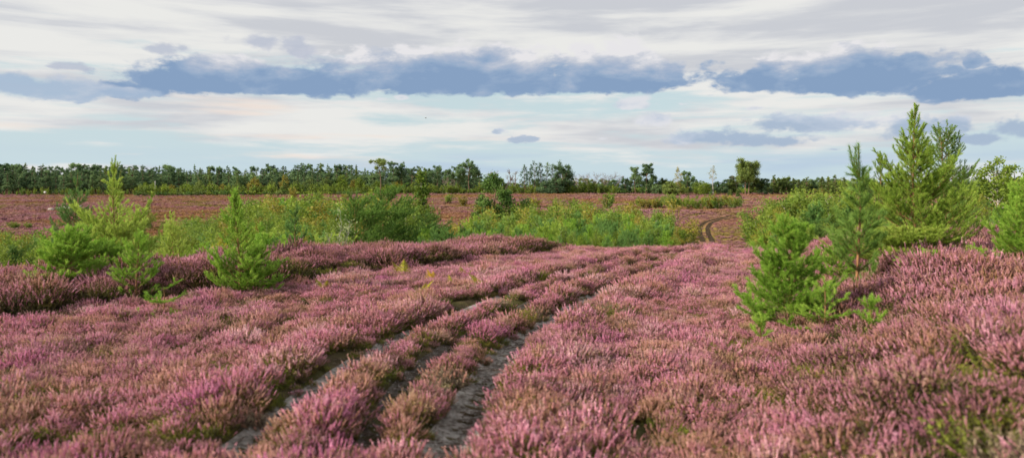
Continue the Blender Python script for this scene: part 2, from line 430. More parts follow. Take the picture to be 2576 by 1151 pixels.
def tuft(seed, n=70, rad=.15, H=.33, spread=.55, flower=.45, fl=1.0, mats=('hwood', 'hleaf', 'flower'), fsz=.0065, leafn=9):
    """a heather tuft: curved stems, leafy below, a flower spike above"""
    rng = np.random.default_rng(seed); acc = Acc()
    r = rad * np.sqrt(rng.random(n)); th = rng.random(n) * 2 * PI
    b = np.stack([r * np.cos(th) * .5, r * np.sin(th) * .5, -np.full(n, .03)], 1)
    h = H * (.62 + .5 * rng.random(n)) * (1 - .25 * (r / rad) ** 2)
    out = np.stack([np.cos(th), np.sin(th), 0 * th], 1) * (r / rad)[:, None] * spread * H + rng.normal(size=(n, 3)) * .03 * np.array([1, 1, 0])
    def at(t): return b + out * (t ** .8)[:, None] + np.array([0, 0, 1]) * (h * t)[:, None]
    one = np.ones(n)
    s = np.concatenate([at(one * 0), at(one * .55), one[:, None] * .0035, one[:, None] * .0025], 1)
    tubes(acc, s, 3, 0)
    # leaves
    k = leafn; i = np.repeat(np.arange(n), k); t = rng.random(n * k) * (1 - flower * .6) * .95 + .05
    p = (b[i] + out[i] * (t ** .8)[:, None] + np.array([0, 0, 1]) * (h[i] * t)[:, None]) + rng.normal(size=(n * k, 3)) * .008
    leaves(acc, p, rng, .030 * H / .33, 1, tint=rng.random(n)[i] * .5 + .45 * t, aspect=.35)
    if fl > 0:
        has = np.where(rng.random(n) < fl)[0]
        a0 = at(one * (1 - flower)); a1 = at(one * (1 - flower * .45)); a2 = at(one * 1.03)
        tn = rng.random(n)
        a = a0[has]; m = a1[has]; c = a2[has]; N = len(has)
        rr = fsz * (.8 + .5 * rng.random(N))[:, None]
        th0 = rng.random(N) * 6.28
        ring = [np.stack([np.cos(th0 + q * 2.094), np.sin(th0 + q * 2.094), 0 * th0], 1) * rr for q in range(3)]
        v = np.stack([a] + [m + x for x in ring] + [c], 1).reshape(-1, 3)
        f = np.array([[0, 1, 2], [0, 2, 3], [0, 3, 1], [1, 4, 2], [2, 4, 3], [3, 4, 1]])
        f = (f[None] + (np.arange(N) * 5)[:, None, None]).reshape(-1, 3)
        tv = np.stack([tn[has] * .4, tn[has] * .6 + .1, tn[has] * .6 + .1, tn[has] * .6 + .1, tn[has] * .5 + .5], 1).ravel()
        acc.add(v, f, 2, tv)
        k = 9; i = np.repeat(has, k); t = rng.random(len(i)); q = (1 - flower) + flower * t * 1.02
        p = b[i] + out[i] * (q ** .8)[:, None] + np.array([0, 0, 1]) * (h[i] * q)[:, None] + rng.normal(size=(len(i), 3)) * fsz * .75
        leaves(acc, p, rng, fsz * 2.3, 2, tint=tn[i] * .5 + .35 * t + .1, aspect=.8)
    return acc.build('tuft', [M[x] for x in mats], link=False)

field_pro = protos('heather_plant', [tuft(k, H=.25, rad=.125, n=92, fsz=.0052, flower=.40, leafn=15, fl=.86) for k in range(4)] + [tuft(10 + k, H=.235, rad=.125, flower=.34, n=95, fsz=.0052, fl=.6, leafn=18) for k in range(2)] +
                   [tuft(20, n=70, H=.21, fl=.15, mats=('hwood', 'hgreen', 'flower'), leafn=22), tuft(21, n=70, H=.20, fl=0, mats=('hwood', 'hgreen', 'flower'), leafn=22)] +
                   [tuft(22 + k, H=.25, rad=.125, n=85, fsz=.0052, flower=.42, leafn=13, fl=.8, mats=('hwood', 'hleaf', m)) for k, m in enumerate(['flower_pale', 'flower_pale', 'flower_spent', 'flower_spent', 'flower_deep'])] +
                   [tuft(29, n=70, H=.22, rad=.13, fl=.1, mats=('hwood', 'hdry', 'flower_spent'), leafn=16)])
M['hleaf_bank'] = leafmat('heather_bank_leaf', (.035, .035, .012), (.085, .085, .018), (.18, .17, .03), .22, (.14, .085, .03), .9)
BK = ('hwood', 'hleaf_bank', 'flower_bank')
bank_pro = protos('tall_heather_plant', [tuft(30 + k, n=95, rad=.24, H=.44, spread=.75, flower=.33, mats=BK, leafn=14, fsz=.0075) for k in range(4)] +
                  [tuft(40, n=85, rad=.24, H=.40, spread=.8, flower=.3, fl=.25, mats=BK, leafn=22), tuft(41, n=80, rad=.22, H=.38, spread=.8, fl=.0, mats=('hwood', 'hgreen', 'flower_bank'), leafn=20),
                   tuft(42, n=80, rad=.22, H=.42, spread=.7, fl=.1, mats=('hwood', 'hdry', 'flower_bank'), leafn=12)])
rng = np.random.default_rng(5)
def jit(x0, x1, y0, y1, step):
    gx = np.arange(x0, x1, step); gy = np.arange(y0, y1, step)
    a, b = np.meshgrid(gx, gy); a = a.ravel() + (rng.random(a.size) - .5) * step * 1.3; b = b.ravel() + (rng.random(b.size) - .5) * step * 1.3
    return a, b
def hummock(x, y, cell, seed):
    """each spot belongs to the nearest plant centre: distance to it and that plant's two random numbers"""
    gx = np.floor(x / cell); gy = np.floor(y / cell); bd = np.full(x.shape, 9.); r1 = np.zeros(x.shape); r2 = np.zeros(x.shape)
    for i_ in (-1, 0, 1):
        for j_ in (-1, 0, 1):
            cx_ = gx + i_; cy_ = gy + j_
            d_ = np.hypot(x - (cx_ + _hash(cx_, cy_, seed)) * cell, y - (cy_ + _hash(cx_, cy_, seed + 1)) * cell) / cell
            m_ = d_ < bd; bd = np.where(m_, d_, bd); r1 = np.where(m_, _hash(cx_, cy_, seed + 2), r1); r2 = np.where(m_, _hash(cx_, cy_, seed + 3), r2)
    return bd, r1, r2
# field
x, y = jit(-24, 24, 2.2, 36, .15)
keep = (np.abs(x) < .76 * y + 2.5)
x, y = x[keep], y[keep]
s, t = bank_st(x, y); r = bankR(x, y); rd = rut_dist(x, y)
edge = .07 + .30 * (fbm(x * 1.8, y * 1.8, 66) - .45) * (1 - .7 * sst(y, 8, 13)) + .0 * sst(y, 9, 13)
onbank = (s > -.02) & (s < 9.5) & (t < 17.5)
bare = (fbm(x * .9, y * .9, 91) > .74)
keep = ~onbank & (r < .6) & (rd > edge) & ~bare & (s < 9)
x, y, rd = x[keep], y[keep], rd[keep]
x0, y0 = px2g(130, 1135); keep = np.hypot((x - x0) / .6, (y - y0) / .18) > 1
x, y, rd = x[keep], y[keep], rd[keep]
n = len(x)
hgt = .50 + .75 * fbm(x * 1.1, y * 1.1, 12) + .14 * rng.normal(size=n)
hgt *= np.where(rd < 1.1, .62 + .58 * sst(rd, .0, .42), 1.05) * (1 + .12 * (rd < .75))
hgt = np.clip(hgt, .5, 1.45)
g = fbm(x * 1.6, y * 1.6, 44)
pg = np.where(rd < .2, .36, .15) + .6 * sst(g, .53, .66) * (1 - sst(y, 14, 26) * .6) + np.where(x > .12 * y + 2, .06, 0)
hd, h1, h2 = hummock(x, y, .55, 61)
hgt = hgt * (1.06 - .62 * hd ** 2) * (.84 + .30 * h1) * (.86 + .14 * sst(rd, .1, .4))
pg = np.where(h2 < .07, np.maximum(pg, .6), pg * .85)
base = np.where(h2 > .925, 12, np.where(h2 > .80, 8 + rng.integers(0, 2, n), np.where(h2 > .66, 10 + rng.integers(0, 2, n), rng.integers(0, 6, n))))
base = np.where(rng.random(n) < .25, rng.integers(0, 6, n), base)
base = np.where((h1 > .955) & (hd < .5), 13, base)
idx = np.where(rng.random(n) < pg, 6 + (rng.random(n) < .5), base)
scl = np.stack([hgt * (.95 + .15 * rng.random(n)), hgt, hgt], 1)
rot = np.stack([rng.normal(size=n) * .12, rng.normal(size=n) * .12, rng.random(n) * 6.28], 1)
z = ground(x, y)
scatter('heather', np.stack([x, y, z], 1), rot, scl, idx, field_pro, 'low pink flowering heather covering the open field around the wheel ruts')
print('field tufts', n)
def pebble(seed, twig=False):
    r = np.random.default_rng(seed); a = Acc()
    if twig: tubes(a, [[-.5, 0, .02, 0, .06, .05, .035, .03], [0, .06, .05, .5, 0, .03, .03, .015], [0, .06, .05, .2, .25, .1, .02, .01]], 4)
    else:
        import bmesh
        bm = bmesh.new(); bmesh.ops.create_icosphere(bm, subdivisions=1, radius=.5)
        v = np.array([p.co[:] for p in bm.verts]); f = np.array([[q.index for q in p.verts] for p in bm.faces]); bm.free()
        a.add(v * (1, .8, .6) * (1 + .3 * (r.random((len(v), 1)) - .5)), f)
    return a.build('pebble', [M['hwood'] if twig else M['stone']], link=False)
peb = protos('pebble', [pebble(1), pebble(2), pebble(3, True), pebble(4, True)])
Q = []
for k, q in RUTS.items():
    m = q[q[:, 1] < 13]; i_ = rng.integers(0, len(m), 2600); Q.append(m[i_] + rng.normal(size=(2600, 2)) * .13)
Q = np.concatenate(Q); n = len(Q); tw = rng.random(n) < .5
ps = np.where(tw, .05 + .08 * rng.random(n), .006 + .022 * rng.random(n) ** 3)
scatter('gravel', np.concatenate([Q, (ground(Q[:, 0], Q[:, 1]) + .024)[:, None]], 1), np.stack([Q[:, 0] * 0, Q[:, 0] * 0, rng.random(n) * 6.28], 1), np.stack([ps, ps, ps], 1), np.where(tw, 2, 0) + rng.integers(0, 2, n), peb,
        'small pebbles and dead twigs lying on the sandy ruts')
# banks
x, y = jit(-34, 34, 1.6, 44, .25)
keep = (np.abs(x) < .78 * y + 3); x, y = x[keep], y[keep]
s, t = bank_st(x, y); r = bankR(x, y)
L = (s > .05) & (s < 14) & (t < 17.9) & (y < 34)
R = (r > .35) & (y < 33) & ~L
for nm, mk, lab in (('tall_heather', L, 'tall dark pink heather grown over the bank behind the young pines'), ('tall_heather', R, 'tall dusky pink heather on the rise beside the field')):
    xx, yy = x[mk], y[mk]; n = len(xx)
    lump = fbm(xx * .75, yy * .75, 14)
    h = .42 + 1.15 * lump + .10 * rng.normal(size=n)
    if nm and mk is L:
        h *= np.interp(t[mk], [-5, 13, 15, 16.5, 18], [1, .85, .9, .85, .45]) * (1.02 - .1 * sst(s[mk], .3, 1.2))
    else:
        h *= .66 + .26 * sst(r[mk], .2, 2.2)
    g = fbm(xx * 1.1, yy * 1.1, 47)
    hd, h1, h2 = hummock(xx, yy, .85, 71); h = h * (1.08 - .60 * hd ** 2) * (.84 + .32 * h1)
    pg = .07 + .45 * sst(g, .56, .70)
    if mk is L: pg = pg + .6 * (1 - sst(s[mk], .2, .6))
    else: pg = pg + .10 + .2 * (1 - sst(yy, 5, 12))
    u = rng.random(n)
    idx = np.where(u < pg, np.where(rng.random(n) < (.85 if mk is L else .5), 4, 5), rng.integers(0, 4, n))
    if mk is R:
        x0, y0 = 3.2, 4.4
        dry = (np.hypot(xx - 3.15, yy - 3.9) < .75) & (rng.random(n) < .8); idx = np.where(dry, 6, idx)
    scl = np.stack([h * 1.05, h * 1.05, h], 1)
    rot = np.stack([rng.normal(size=n) * .2, rng.normal(size=n) * .2, rng.random(n) * 6.28], 1)
    scatter(nm, np.stack([xx, yy, ground(xx, yy)], 1), rot, scl, idx, bank_pro, lab)
    print('bank tufts', n)
# far heath
def farclump(seed, green=False):
    rng = np.random.default_rng(seed); acc = Acc()
    n = 170; p = rng.normal(size=(n, 3)); p = norm(p) * (rng.random((n, 1)) ** .4)
    p[:, 2] = np.abs(p[:, 2]) * .42; p[:, :2] *= .55
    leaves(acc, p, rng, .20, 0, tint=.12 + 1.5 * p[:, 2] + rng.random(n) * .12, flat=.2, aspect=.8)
    return acc.build('clump', [M['far_heather']], link=False)
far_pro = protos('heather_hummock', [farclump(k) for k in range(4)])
PX, PY = [], []
for y0, y1, dens in ((92, 150, 1.3), (150, 220, .8), (220, 300, .38), (300, 400, .16)):
    A = (y1 - y0) * .78 * (y1 + y0); k = int(A * dens)
    yy = np.sqrt(rng.random(k) * (y1 ** 2 - y0 ** 2) + y0 ** 2); PX.append((rng.random(k) * 2 - 1) * .78 * yy); PY.append(yy)
x = np.concatenate(PX); y = np.concatenate(PY)
fr = far_rut(x, y)
keep = fr > .84; x, y, fr = x[keep], y[keep], fr[keep]
# curved mown lanes sweeping over the left part of the far heath
lane = np.abs(np.mod((y + .22 * x + 12 * fbm(x * .01, y * .01, 4)) / 17., 1) - .5)
keep = (lane > .05) | (x > 30); x, y, fr = x[keep], y[keep], fr[keep]
n = len(x)
k = (.35 + 1.25 * fbm(x * .10, y * .22, 9)) * (1 + (y > 250) * .35) * (.8 + .4 * rng.random(n))
tr = (x > .225 * y) & (x < .325 * y) & (y < 170)
k = np.where(tr, .45 + .1 * k, k)
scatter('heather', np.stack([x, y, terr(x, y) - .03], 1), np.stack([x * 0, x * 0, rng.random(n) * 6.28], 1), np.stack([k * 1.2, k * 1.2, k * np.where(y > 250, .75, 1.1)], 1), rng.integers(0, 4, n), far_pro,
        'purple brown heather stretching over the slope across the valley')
print('far clumps', n)

# ------------------------------------------------------------------ tree makers: each returns (trunk mesh object, crown mesh object), unlinked
def rot_about(v, k, a):
    k = k / np.linalg.norm(k); return v * math.cos(a) + np.cross(k, v) * math.sin(a) + k * np.dot(k, v) * (1 - math.cos(a))
def young_pine(seed, H, W, n=8, leader=.16, dens=640, nl=.058, nw=.0055, mat='pine', lean=(0, 0), clear=.0, gap=.12, prof=None, leaders=1, fullness=1.0, el0=14, el1=64, oneside=None, sides=5, wind=None, low=.03, unit=None, up=.16, br=1.0):
    """young Scots pine: whorls of branches built of yearly segments, every shoot a bottle brush of needles"""
    rng = np.random.default_rng(seed); U = rng.random
    zs = low * H + (H * (1 - leader) - low * H) * (np.linspace(0, 1, n) ** .9)
    def tp(z):
        k = z / H; return np.array([lean[0] * k ** 1.6 + .012 * H * math.sin(k * 5 + seed), lean[1] * k ** 1.6 + .012 * H * math.cos(k * 4 + seed), z])
    wood, shoots = [], []
    r0 = .0085 * H + .004
    hs = np.linspace(0, H * .995, 14)
    for a, b in zip(hs[:-1], hs[1:]):
        wood.append([*(tp(a) - (0, 0, .08 * (a == 0))), *tp(b), r0 * (1 - a / H) + .0045, r0 * (1 - b / H) + .0045])
    sh = lambda a, b, t: shoots.append([*a, *b, t])
    un = unit or .15
    nz = lambda d: d / np.linalg.norm(d)
    def branch(p, d, L, segs, depth, rad, tint):
        sl = L / segs
        for k in range(segs):
            f = (k + 1) / segs
            d = d + np.array([0, 0, up * (.35 + f * f)]) + rng.normal(size=3) * .06
            if wind is not None: d = d + np.array(wind) * .25
            d = nz(d)
            q = p + d * sl * (.85 + .3 * U())
            rr = rad * (1 - k / segs) + .0022; r2 = rad * (1 - f) + .0022
            wood.append([*p, *q, rr, r2])
            if segs - k <= 3: sh(p, q, tint + .12 * (segs - k == 1) - .08 * (segs - k == 3))
            if k < segs - 1:
                ax = np.cross(d, [0, 0, 1.]); upv = np.cross(ax, d)
                for sgn in (-1, 1):
                    if U() > .9 * fullness: continue
                    dd = rot_about(d, upv, sgn * math.radians(42 + 16 * U())); dd[2] += .05 + .2 * U(); dd = nz(dd)
                    rem = segs - 1 - k
                    if depth == 0 and rem >= 2:
                        branch(q, dd, sl * rem * .62 * (.8 + .4 * U()), max(1, int(round(rem * .62))), 1, rad * .5 * (1 - f) + .002, tint + .05)
                    else:
                        dd[2] += .15; e = q + nz(dd) * sl * (.75 + .4 * U()); wood.append([*q, *e, .0028, .002]); sh(q, e, tint + .1 + .15 * U())
            p = q
        for j in range(2 if U() < .65 else 3):
            dd = nz(d + rng.normal(size=3) * .38 + np.array([0, 0, .38]))
            e = p + dd * un * (.55 + .5 * U()); wood.append([*p, *e, .0022, .0016]); sh(p, e, tint + .22 + .15 * U())
    P = prof or (lambda k: (1 - k) ** .8 * (.55 + .45 * min(1, k / .18)) * 1.25)
    for i, z in enumerate(zs):
        k = z / H
        if k < clear: continue
        Lb = max(W * .5 * P(k), un * .8)
        nb = max(3, int(round((4 + 2 * U()) * br)))
        a0 = U() * 6.28
        el = math.radians(el0 + (el1 - el0) * (k ** 1.2))
        for j in range(nb):
            if U() < gap: continue
            a = a0 + j * 2 * PI / nb + .3 * rng.normal()
            L = Lb * (.62 + .55 * U())
            if oneside is not None: L *= 1 + .45 * math.cos(a - oneside)
            e = el + .14 * rng.normal()
            d = np.array([math.cos(a) * math.cos(e), math.sin(a) * math.cos(e), math.sin(e)])
            segs = int(np.clip(round(L / un), 1, 8))
            branch(tp(z + .01 * H * rng.normal()), d, L, segs, 0, .26 * r0 * (1 - k) + .0035, .28 + .2 * U())
    top = zs[-1]; zb = max(0, top - .35 * H * leader)
    for a, b in zip(np.linspace(zb, H, 6)[:-1], np.linspace(zb, H, 6)[1:]): sh(tp(a), tp(b), .45)
    for j in range(leaders - 1):
        a = U() * 6.28; p = tp(top); d = np.array([math.cos(a) * .28, math.sin(a) * .28, 1.]); e = p + d * (H - top) * (.6 + .35 * U())
        m = p + (e - p) * .5 + np.array([math.cos(a), math.sin(a), 0]) * .03
        wood += [[*p, *m, .006, .004], [*m, *e, .004, .003]]; sh(p, m, .4); sh(m, e, .5)
    tr = Acc(); tubes(tr, wood, sides, 0)
    cr = Acc(); needles(cr, shoots, rng, dens, nl, nw)
    f = np.array([1, 1, min(1.0, 1.02 * H / max(v[:, 2].max() for v in cr.v))])
    for A_ in (tr, cr): A_.v = [v * f for v in A_.v]
    return tr.build('trunk', [M['bark_young']], link=False, smooth=True), cr.build('crown', [M[mat]], link=False)

def bush(seed, H, W, nst=7, nleaf=4500, ls=.1, mat='birch', col=0.0, bark='bark_birch', twl=.35, open_=.0, top=1.0):
    """many-stemmed leafy bush or sapling; col 1 = columnar"""
    rng = np.random.default_rng(seed); U = rng.random
    wood, lp, lt = [], [], []
    per = nleaf // (nst * 14)
    for s in range(nst):
        a = U() * 6.28; rr = W * .5 * (.25 + .75 * math.sqrt(U())) * (1 - col)
        h = H * (.62 + .38 * U()) * (1 - .25 * (rr / (W * .5)) ** 2 * top)
        if s == 0: rr *= .15; h = H
        b = np.array([math.cos(a) * rr * .25, math.sin(a) * rr * .25, -.05]); tipp = np.array([math.cos(a) * rr, math.sin(a) * rr, h])
        pts = [b + (tipp - b) * (t ** np.array([1.3, 1.3, 1])) + rng.normal(size=3) * .02 * H * (0 < t < 1) for t in np.linspace(0, 1, 7)]
        r0 = .009 * H + .004
        for k in range(6): wood.append([*pts[k], *pts[k + 1], r0 * (1 - k / 6.5), r0 * (1 - (k + 1) / 6.5)])
        tone = .25 + .5 * U()
        for j in range(14):
            t = .10 + .9 * (j + U()) / 14
            k = min(int(t * 6), 5); p = pts[k] + (pts[k + 1] - pts[k]) * (t * 6 - k)
            aa = U() * 6.28; e = math.radians(25 + 45 * U())
            wl = (1 - t * .75) if col < .5 else (math.sin(PI * min(1, (t * .85 + .12))) ** .7)
            L = W * twl * wl * (.6 + .7 * U()) + .05 * H
            d = np.array([math.cos(aa) * math.cos(e), math.sin(aa) * math.cos(e), math.sin(e)])
            q = p + d * L; wood.append([*p, *q, .003 + .002 * H, .002])
            m = max(4, int(per * (.6 + .8 * U())))
            tt = U(m) ** .75
            pos = p + (q - p) * tt[:, None] + rng.normal(size=(m, 3)) * (.035 * H + .12 * L) * np.array([1, 1, .9])
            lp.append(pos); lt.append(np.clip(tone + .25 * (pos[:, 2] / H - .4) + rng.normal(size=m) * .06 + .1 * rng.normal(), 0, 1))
    P_ = np.concatenate(lp); T = np.concatenate(lt); ok = P_[:, 2] > .02; P_, T = P_[ok], T[ok]
    tr = Acc(); tubes(tr, wood, 4)
    cr = Acc(); leaves(cr, P_, rng, ls, 0, tint=T)
    return tr.build('trunk', [M[bark]], link=False), cr.build('crown', [M[mat]], link=False)

def clumps(cr, cl, rng, ls, dens=1.0, flat=.35):
    for c, rx, rz, tone in cl:
        n = int(dens * (rx * rx * rz) ** (2 / 3.) / (ls * ls) * 17) + 10
        p = norm(rng.normal(size=(n, 3))) * (rng.random((n, 1)) ** .45) * (1 + .25 * rng.normal(size=(n, 1)))
        p = np.asarray(c) + p * np.array([rx, rx, rz])
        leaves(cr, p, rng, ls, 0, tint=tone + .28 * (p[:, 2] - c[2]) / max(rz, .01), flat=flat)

def forest_pine(seed, H, W, base=.3, mat='pine_far', ls=.50, point=.8, dens=1.5, bark='bark_old'):
    rng = np.random.default_rng(seed); U = rng.random
    wood = []; cl = []
    bend = rng.normal(size=2) * .02 * H
    tp = lambda z: np.array([bend[0] * (z / H) ** 2, bend[1] * (z / H) ** 2, z])
    hs = np.linspace(0, H, 8)
    for a, b in zip(hs[:-1], hs[1:]): wood.append([*(tp(a) - (0, 0, .3 * (a == 0))), *tp(b), .017 * H * (1 - a / H * .9), .017 * H * (1 - b / H * .9)])
    nl = 11
    for i in range(nl):
        k = base + (1 - base) * (i + .2 * U()) / nl
        w = W * .5 * ((1 - ((k - base) / (1 - base))) ** point * .95 + .09) * (.7 + .3 * min(1, (k - base) / .12 + .3))
        nb = 3 + int(3 * (1 - k))
        a0 = U() * 6.28
        for j in range(nb):
            a = a0 + j * 6.28 / nb + rng.normal() * .4; L = w * (.55 + .6 * U())
            c = tp(k * H) + np.array([math.cos(a) * L * .8, math.sin(a) * L * .8, L * .25 + .2 * rng.normal()])
            wood.append([*tp(k * H - .3), *c, .05 + .05 * L, .03])
            cl.append((c, max(.45, L * .48), max(.35, L * .24) * (1 + .3 * U()), .3 + .3 * U()))
    cl.append((tp(H * .985), .3, H * .035, .55))
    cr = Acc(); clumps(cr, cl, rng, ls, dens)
    tr = Acc(); tubes(tr, wood, 5)
    return tr.build('trunk', [M[bark]], link=False), cr.build('crown', [M[mat]], link=False)

def old_pine(seed, H, W, base=.55, nlimb=9, mat='pine_far', ls=.5, lean=(0, 0), stems=1, flatk=.4, bark='bark_old', round_=.6):
    """mature Scots pine: bare trunk, crooked limbs, flat cloudy foliage plates"""
    rng = np.random.default_rng(seed); U = rng.random
    wood = []; cl = []
    for s in range(stems):
        off = np.array([(s - (stems - 1) / 2) * W * .28, rng.normal() * .3, 0]); hh = H * (1 - .14 * s * U())
        ln = np.array([lean[0] + (s - (stems - 1) / 2) * W * .12, lean[1], 0]) ; ph = U() * 6
        tp = lambda z: off * (.25 + .75 * min(1, z / hh)) + ln * (z / hh) ** 1.5 + np.array([.02 * H * math.sin(z / H * 6 + ph), 0, z])
        hs = np.linspace(0, hh * .93, 9)
        for a, b in zip(hs[:-1], hs[1:]): wood.append([*(tp(a) - (0, 0, .3 * (a == 0))), *tp(b), .018 * H * (1 - .75 * a / hh), .018 * H * (1 - .75 * b / hh)])
        for i in range(nlimb):
            k = base + (1 - base) * ((i + U()) / nlimb) * .93
            a = i * 2.4 + U(); rel = (k - base) / (1 - base)
            L = W * .5 * (round_ + (1 - round_) * math.sin(PI * (.25 + .7 * rel))) * (1 - .45 * rel ** 2) * (.6 + .5 * U())
            p = tp(k * hh); e = math.radians(10 + 45 * rel + 15 * rng.normal() * .5)
            mid = p + np.array([math.cos(a), math.sin(a), math.tan(e) * .5]) * L * .5
            q = p + np.array([math.cos(a) * L, math.sin(a) * L, math.sin(e) * L + .1 * L])
            r = .004 * H + .012 * L
            wood += [[*p, *mid, r, r * .7], [*mid, *q, r * .7, r * .3]]
            for _ in range(3):
                c = mid + (q - mid) * U() + rng.normal(size=3) * np.array([.22, .22, .12]) * L
                wood.append([*(mid + (q - mid) * .3), *c, r * .4, r * .2])
                cl.append((c, L * (.26 + .14 * U()), L * .26 * flatk * (1.2 + .6 * U()) + .2, .3 + .35 * U()))
        cl.append((tp(hh * .95), W * .16, W * .10, .55))
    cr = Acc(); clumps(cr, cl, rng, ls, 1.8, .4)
    tr = Acc(); tubes(tr, wood, 6)
    return tr.build('trunk', [M[bark]], link=False, smooth=True), cr.build('crown', [M[mat]], link=False)

def broadleaf(seed, H, W, base=.15, mat='birch_dk', ls=.5, bark='bark_birch', dens=.9, ncl=26, col=0, lean=0, stem_r=.014):
    rng = np.random.default_rng(seed); U = rng.random
    wood = []; cl = []; ph = U() * 6
    tp = lambda z: np.array([lean * (z / H) ** 1.4 + .015 * H * math.sin(z / H * 5 + ph), 0, z])
    hs = np.linspace(0, H * .95, 8)
    for a, b in zip(hs[:-1], hs[1:]): wood.append([*(tp(a) - (0, 0, .2 * (a == 0))), *tp(b), stem_r * H * (1 - .85 * a / H), stem_r * H * (1 - .85 * b / H)])
    for i in range(ncl):
        k = base + (1 - base) * (i + U()) / ncl; rel = (k - base) / (1 - base)
        w = W * .5 * (math.sin(PI * min(1, .18 + .80 * rel)) ** .6 if not col else (1 - rel) ** .6 * (.5 + .5 * min(1, rel / .25)))
        a = i * 2.4 + U(); L = w * (.35 + .5 * U()); p = tp(max(.05, k - .12) * H)
        c = tp(k * H) + np.array([math.cos(a) * L, math.sin(a) * L, .02 * H * rng.normal()])
        wood.append([*p, *c, .006 * H * (1 - .5 * rel), .002 * H])
        cl.append((c, max(w * .36, .05 * H), max(w * .30, .055 * H), .3 + .35 * U()))
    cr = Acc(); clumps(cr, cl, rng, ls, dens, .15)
    tr = Acc(); tubes(tr, wood, 5)
    return tr.build('trunk', [M[bark]], link=False, smooth=True), cr.build('crown', [M[mat]], link=False)

def dead_tree(seed, H, W, base=.35, lean=0, fine=1.0, mat='bark_dead'):
    """bare windswept tree: trunk and crown of leafless branches"""
    rng = np.random.default_rng(seed); U = rng.random
    wood = []; tw = []
    def grow(p, d, L, r, depth):
        k = 3 if depth < 2 else 2
        for i in range(k):
            d = d + rng.normal(size=3) * .20 + np.array([lean * .10, 0, .05]); d /= np.linalg.norm(d)
            q = p + d * L / k
            (tw if depth else wood).append([*p, *q, max(r * (1 - .25 * i / k), .03), max(r * (1 - .25 * (i + 1) / k), .025)])
            p = q
            if depth < 4:
                for _ in range(2 if depth < 3 else 1):
                    if depth == 0 and i == 0: continue
                    a = U() * 6.28; dd = d * .8 + np.array([math.cos(a), math.sin(a), .15]) * .8; dd /= np.linalg.norm(dd)
                    grow(p, dd, L * (.42 + .2 * U()) * (1 if depth else W / H * 1.1), r * .5, depth + 1)
    grow(np.array([0, 0, -.3]), np.array([lean * .1, 0, 1.]), H * .8, .012 * H * fine + .06, 0)
    tr = Acc(); tubes(tr, wood, 5); cr = Acc(); tubes(cr, tw, 3)
    g = np.concatenate(cr.v); zmx = g[:, 2].max(); f = H / zmx
    for A in (tr, cr): A.v = [v * f for v in A.v]
    return tr.build('trunk', [M[mat]], link=False, smooth=True), cr.build('crown', [M[mat]], link=False)

# ------------------------------------------------------------------ placing things
THINGS = []      # (root, px, d, key) for labels written at the end
def place(name, parts, px, d, sc=1.0, rz=0.0, z=None, cat='tree', label=None, group=None, key=None, wz=1.0, pos=None):
    x, y = pos if pos else ((px - CX) / F * d, d)
    gz = float(terr(np.array([x]), np.array([y]))[0]) if z is None else z
    r = bpy.data.objects.new(name, None); r.empty_display_size = .3; C.objects.link(r)
    r.location = (x, y, gz); r.rotation_euler = (0, 0, rz); r.scale = (sc * wz, sc * wz, sc)
    for src in parts:
        c = src.copy() if src.users_collection or src.get('used') else src
        src['used'] = 1
        c.name = 'trunk' if 'trunk' in src.name else 'crown'
        C.objects.link(c); c.parent = r
        if 'used' in c and c is not src: del c['used']
    r['category'] = cat
    if label: r['label'] = label
    if group: r['group'] = group
    THINGS.append((r, px, d, key))
    return r
def height_for(px, d, top, pos=None):
    x = (px - CX) / F * d; z = float(terr(np.array([x]), np.array([d]))[0])
    return (EYE - (top - HY) / F * d) - z

# --- hero young pines -------------------------------------------------------------
def hero(px, d, top, wpx, seed, label, name='young_pine_tree', rz=0, group=None, **k):
    H = height_for(px, d, top); W = wpx / F * d
    return place(name, young_pine(seed, H, W, **k), px, d, rz=rz, cat='pine tree', label=label)
leggy = lambda k: (1 - k) ** .9 * (.7 + .3 * min(1, k / .15)) * 1.35 if k < .42 else .42 * (1 - k) ** .6
hero(282, 17.5, 392, 255, 101, 'tallest young pine in the group on the left bank, with several long upright leading shoots', n=12, leader=.15, leaders=4, prof=leggy, lean=(.12, 0), mat='pine_warm', el1=76)
hero(194, 21, 432, 160, 102, 'slim darker pine standing behind the left bank group, upper branches short', n=11, leader=.12, leaders=3, mat='pine_blue', dens=420, prof=lambda k: (1.2 if k < .75 else .6) * (1 - k) ** .5)
hero(176, 14.2, 560, 170, 103, 'rounded dense bright green pine at the left end of the bank group', n=9, leader=.05, prof=lambda k: 1.15 * (1 - k ** 2.2) ** .8, el0=5, el1=45, gap=.02, br=1.3, fullness=1.1)
hero(250, 15.6, 590, 200, 121, 'wide low pine filling the foot of the tallest pine on the left bank', n=7, leader=.06, el0=5, el1=45, prof=lambda k: 1.1 * (1 - k ** 2) ** .7, gap=.02, br=1.3, fullness=1.1)
hero(345, 13.6, 572, 150, 104, 'thin open young pine in front of the tallest pine on the left bank', n=7, leader=.16, leaders=2, fullness=.85)
hero(412, 12.3, 694, 150, 105, 'low sprawling pine shoots hanging out of the left heather bank', n=3, leader=.04, el0=4, el1=22, prof=lambda k: 1.1 * (1 - k * .3), gap=.25)
hero(432, 24, 532, 175, 106, 'bushy pine behind the left bank between the tallest group and the lone conical pine', n=11, leader=.08, mat='pine_warm', dens=420, prof=lambda k: 1.1 * (1 - k) ** .7, gap=.04)
hero(600, 14.6, 468, 175, 107, 'conical young pine with a bare orange stem at the foot of the left bank', n=11, leader=.12, leaders=4, prof=lambda k: 1.2 * (1 - k) ** .8 if k > .5 or k < .3 else .55, lean=(-.05, 0), el1=74)
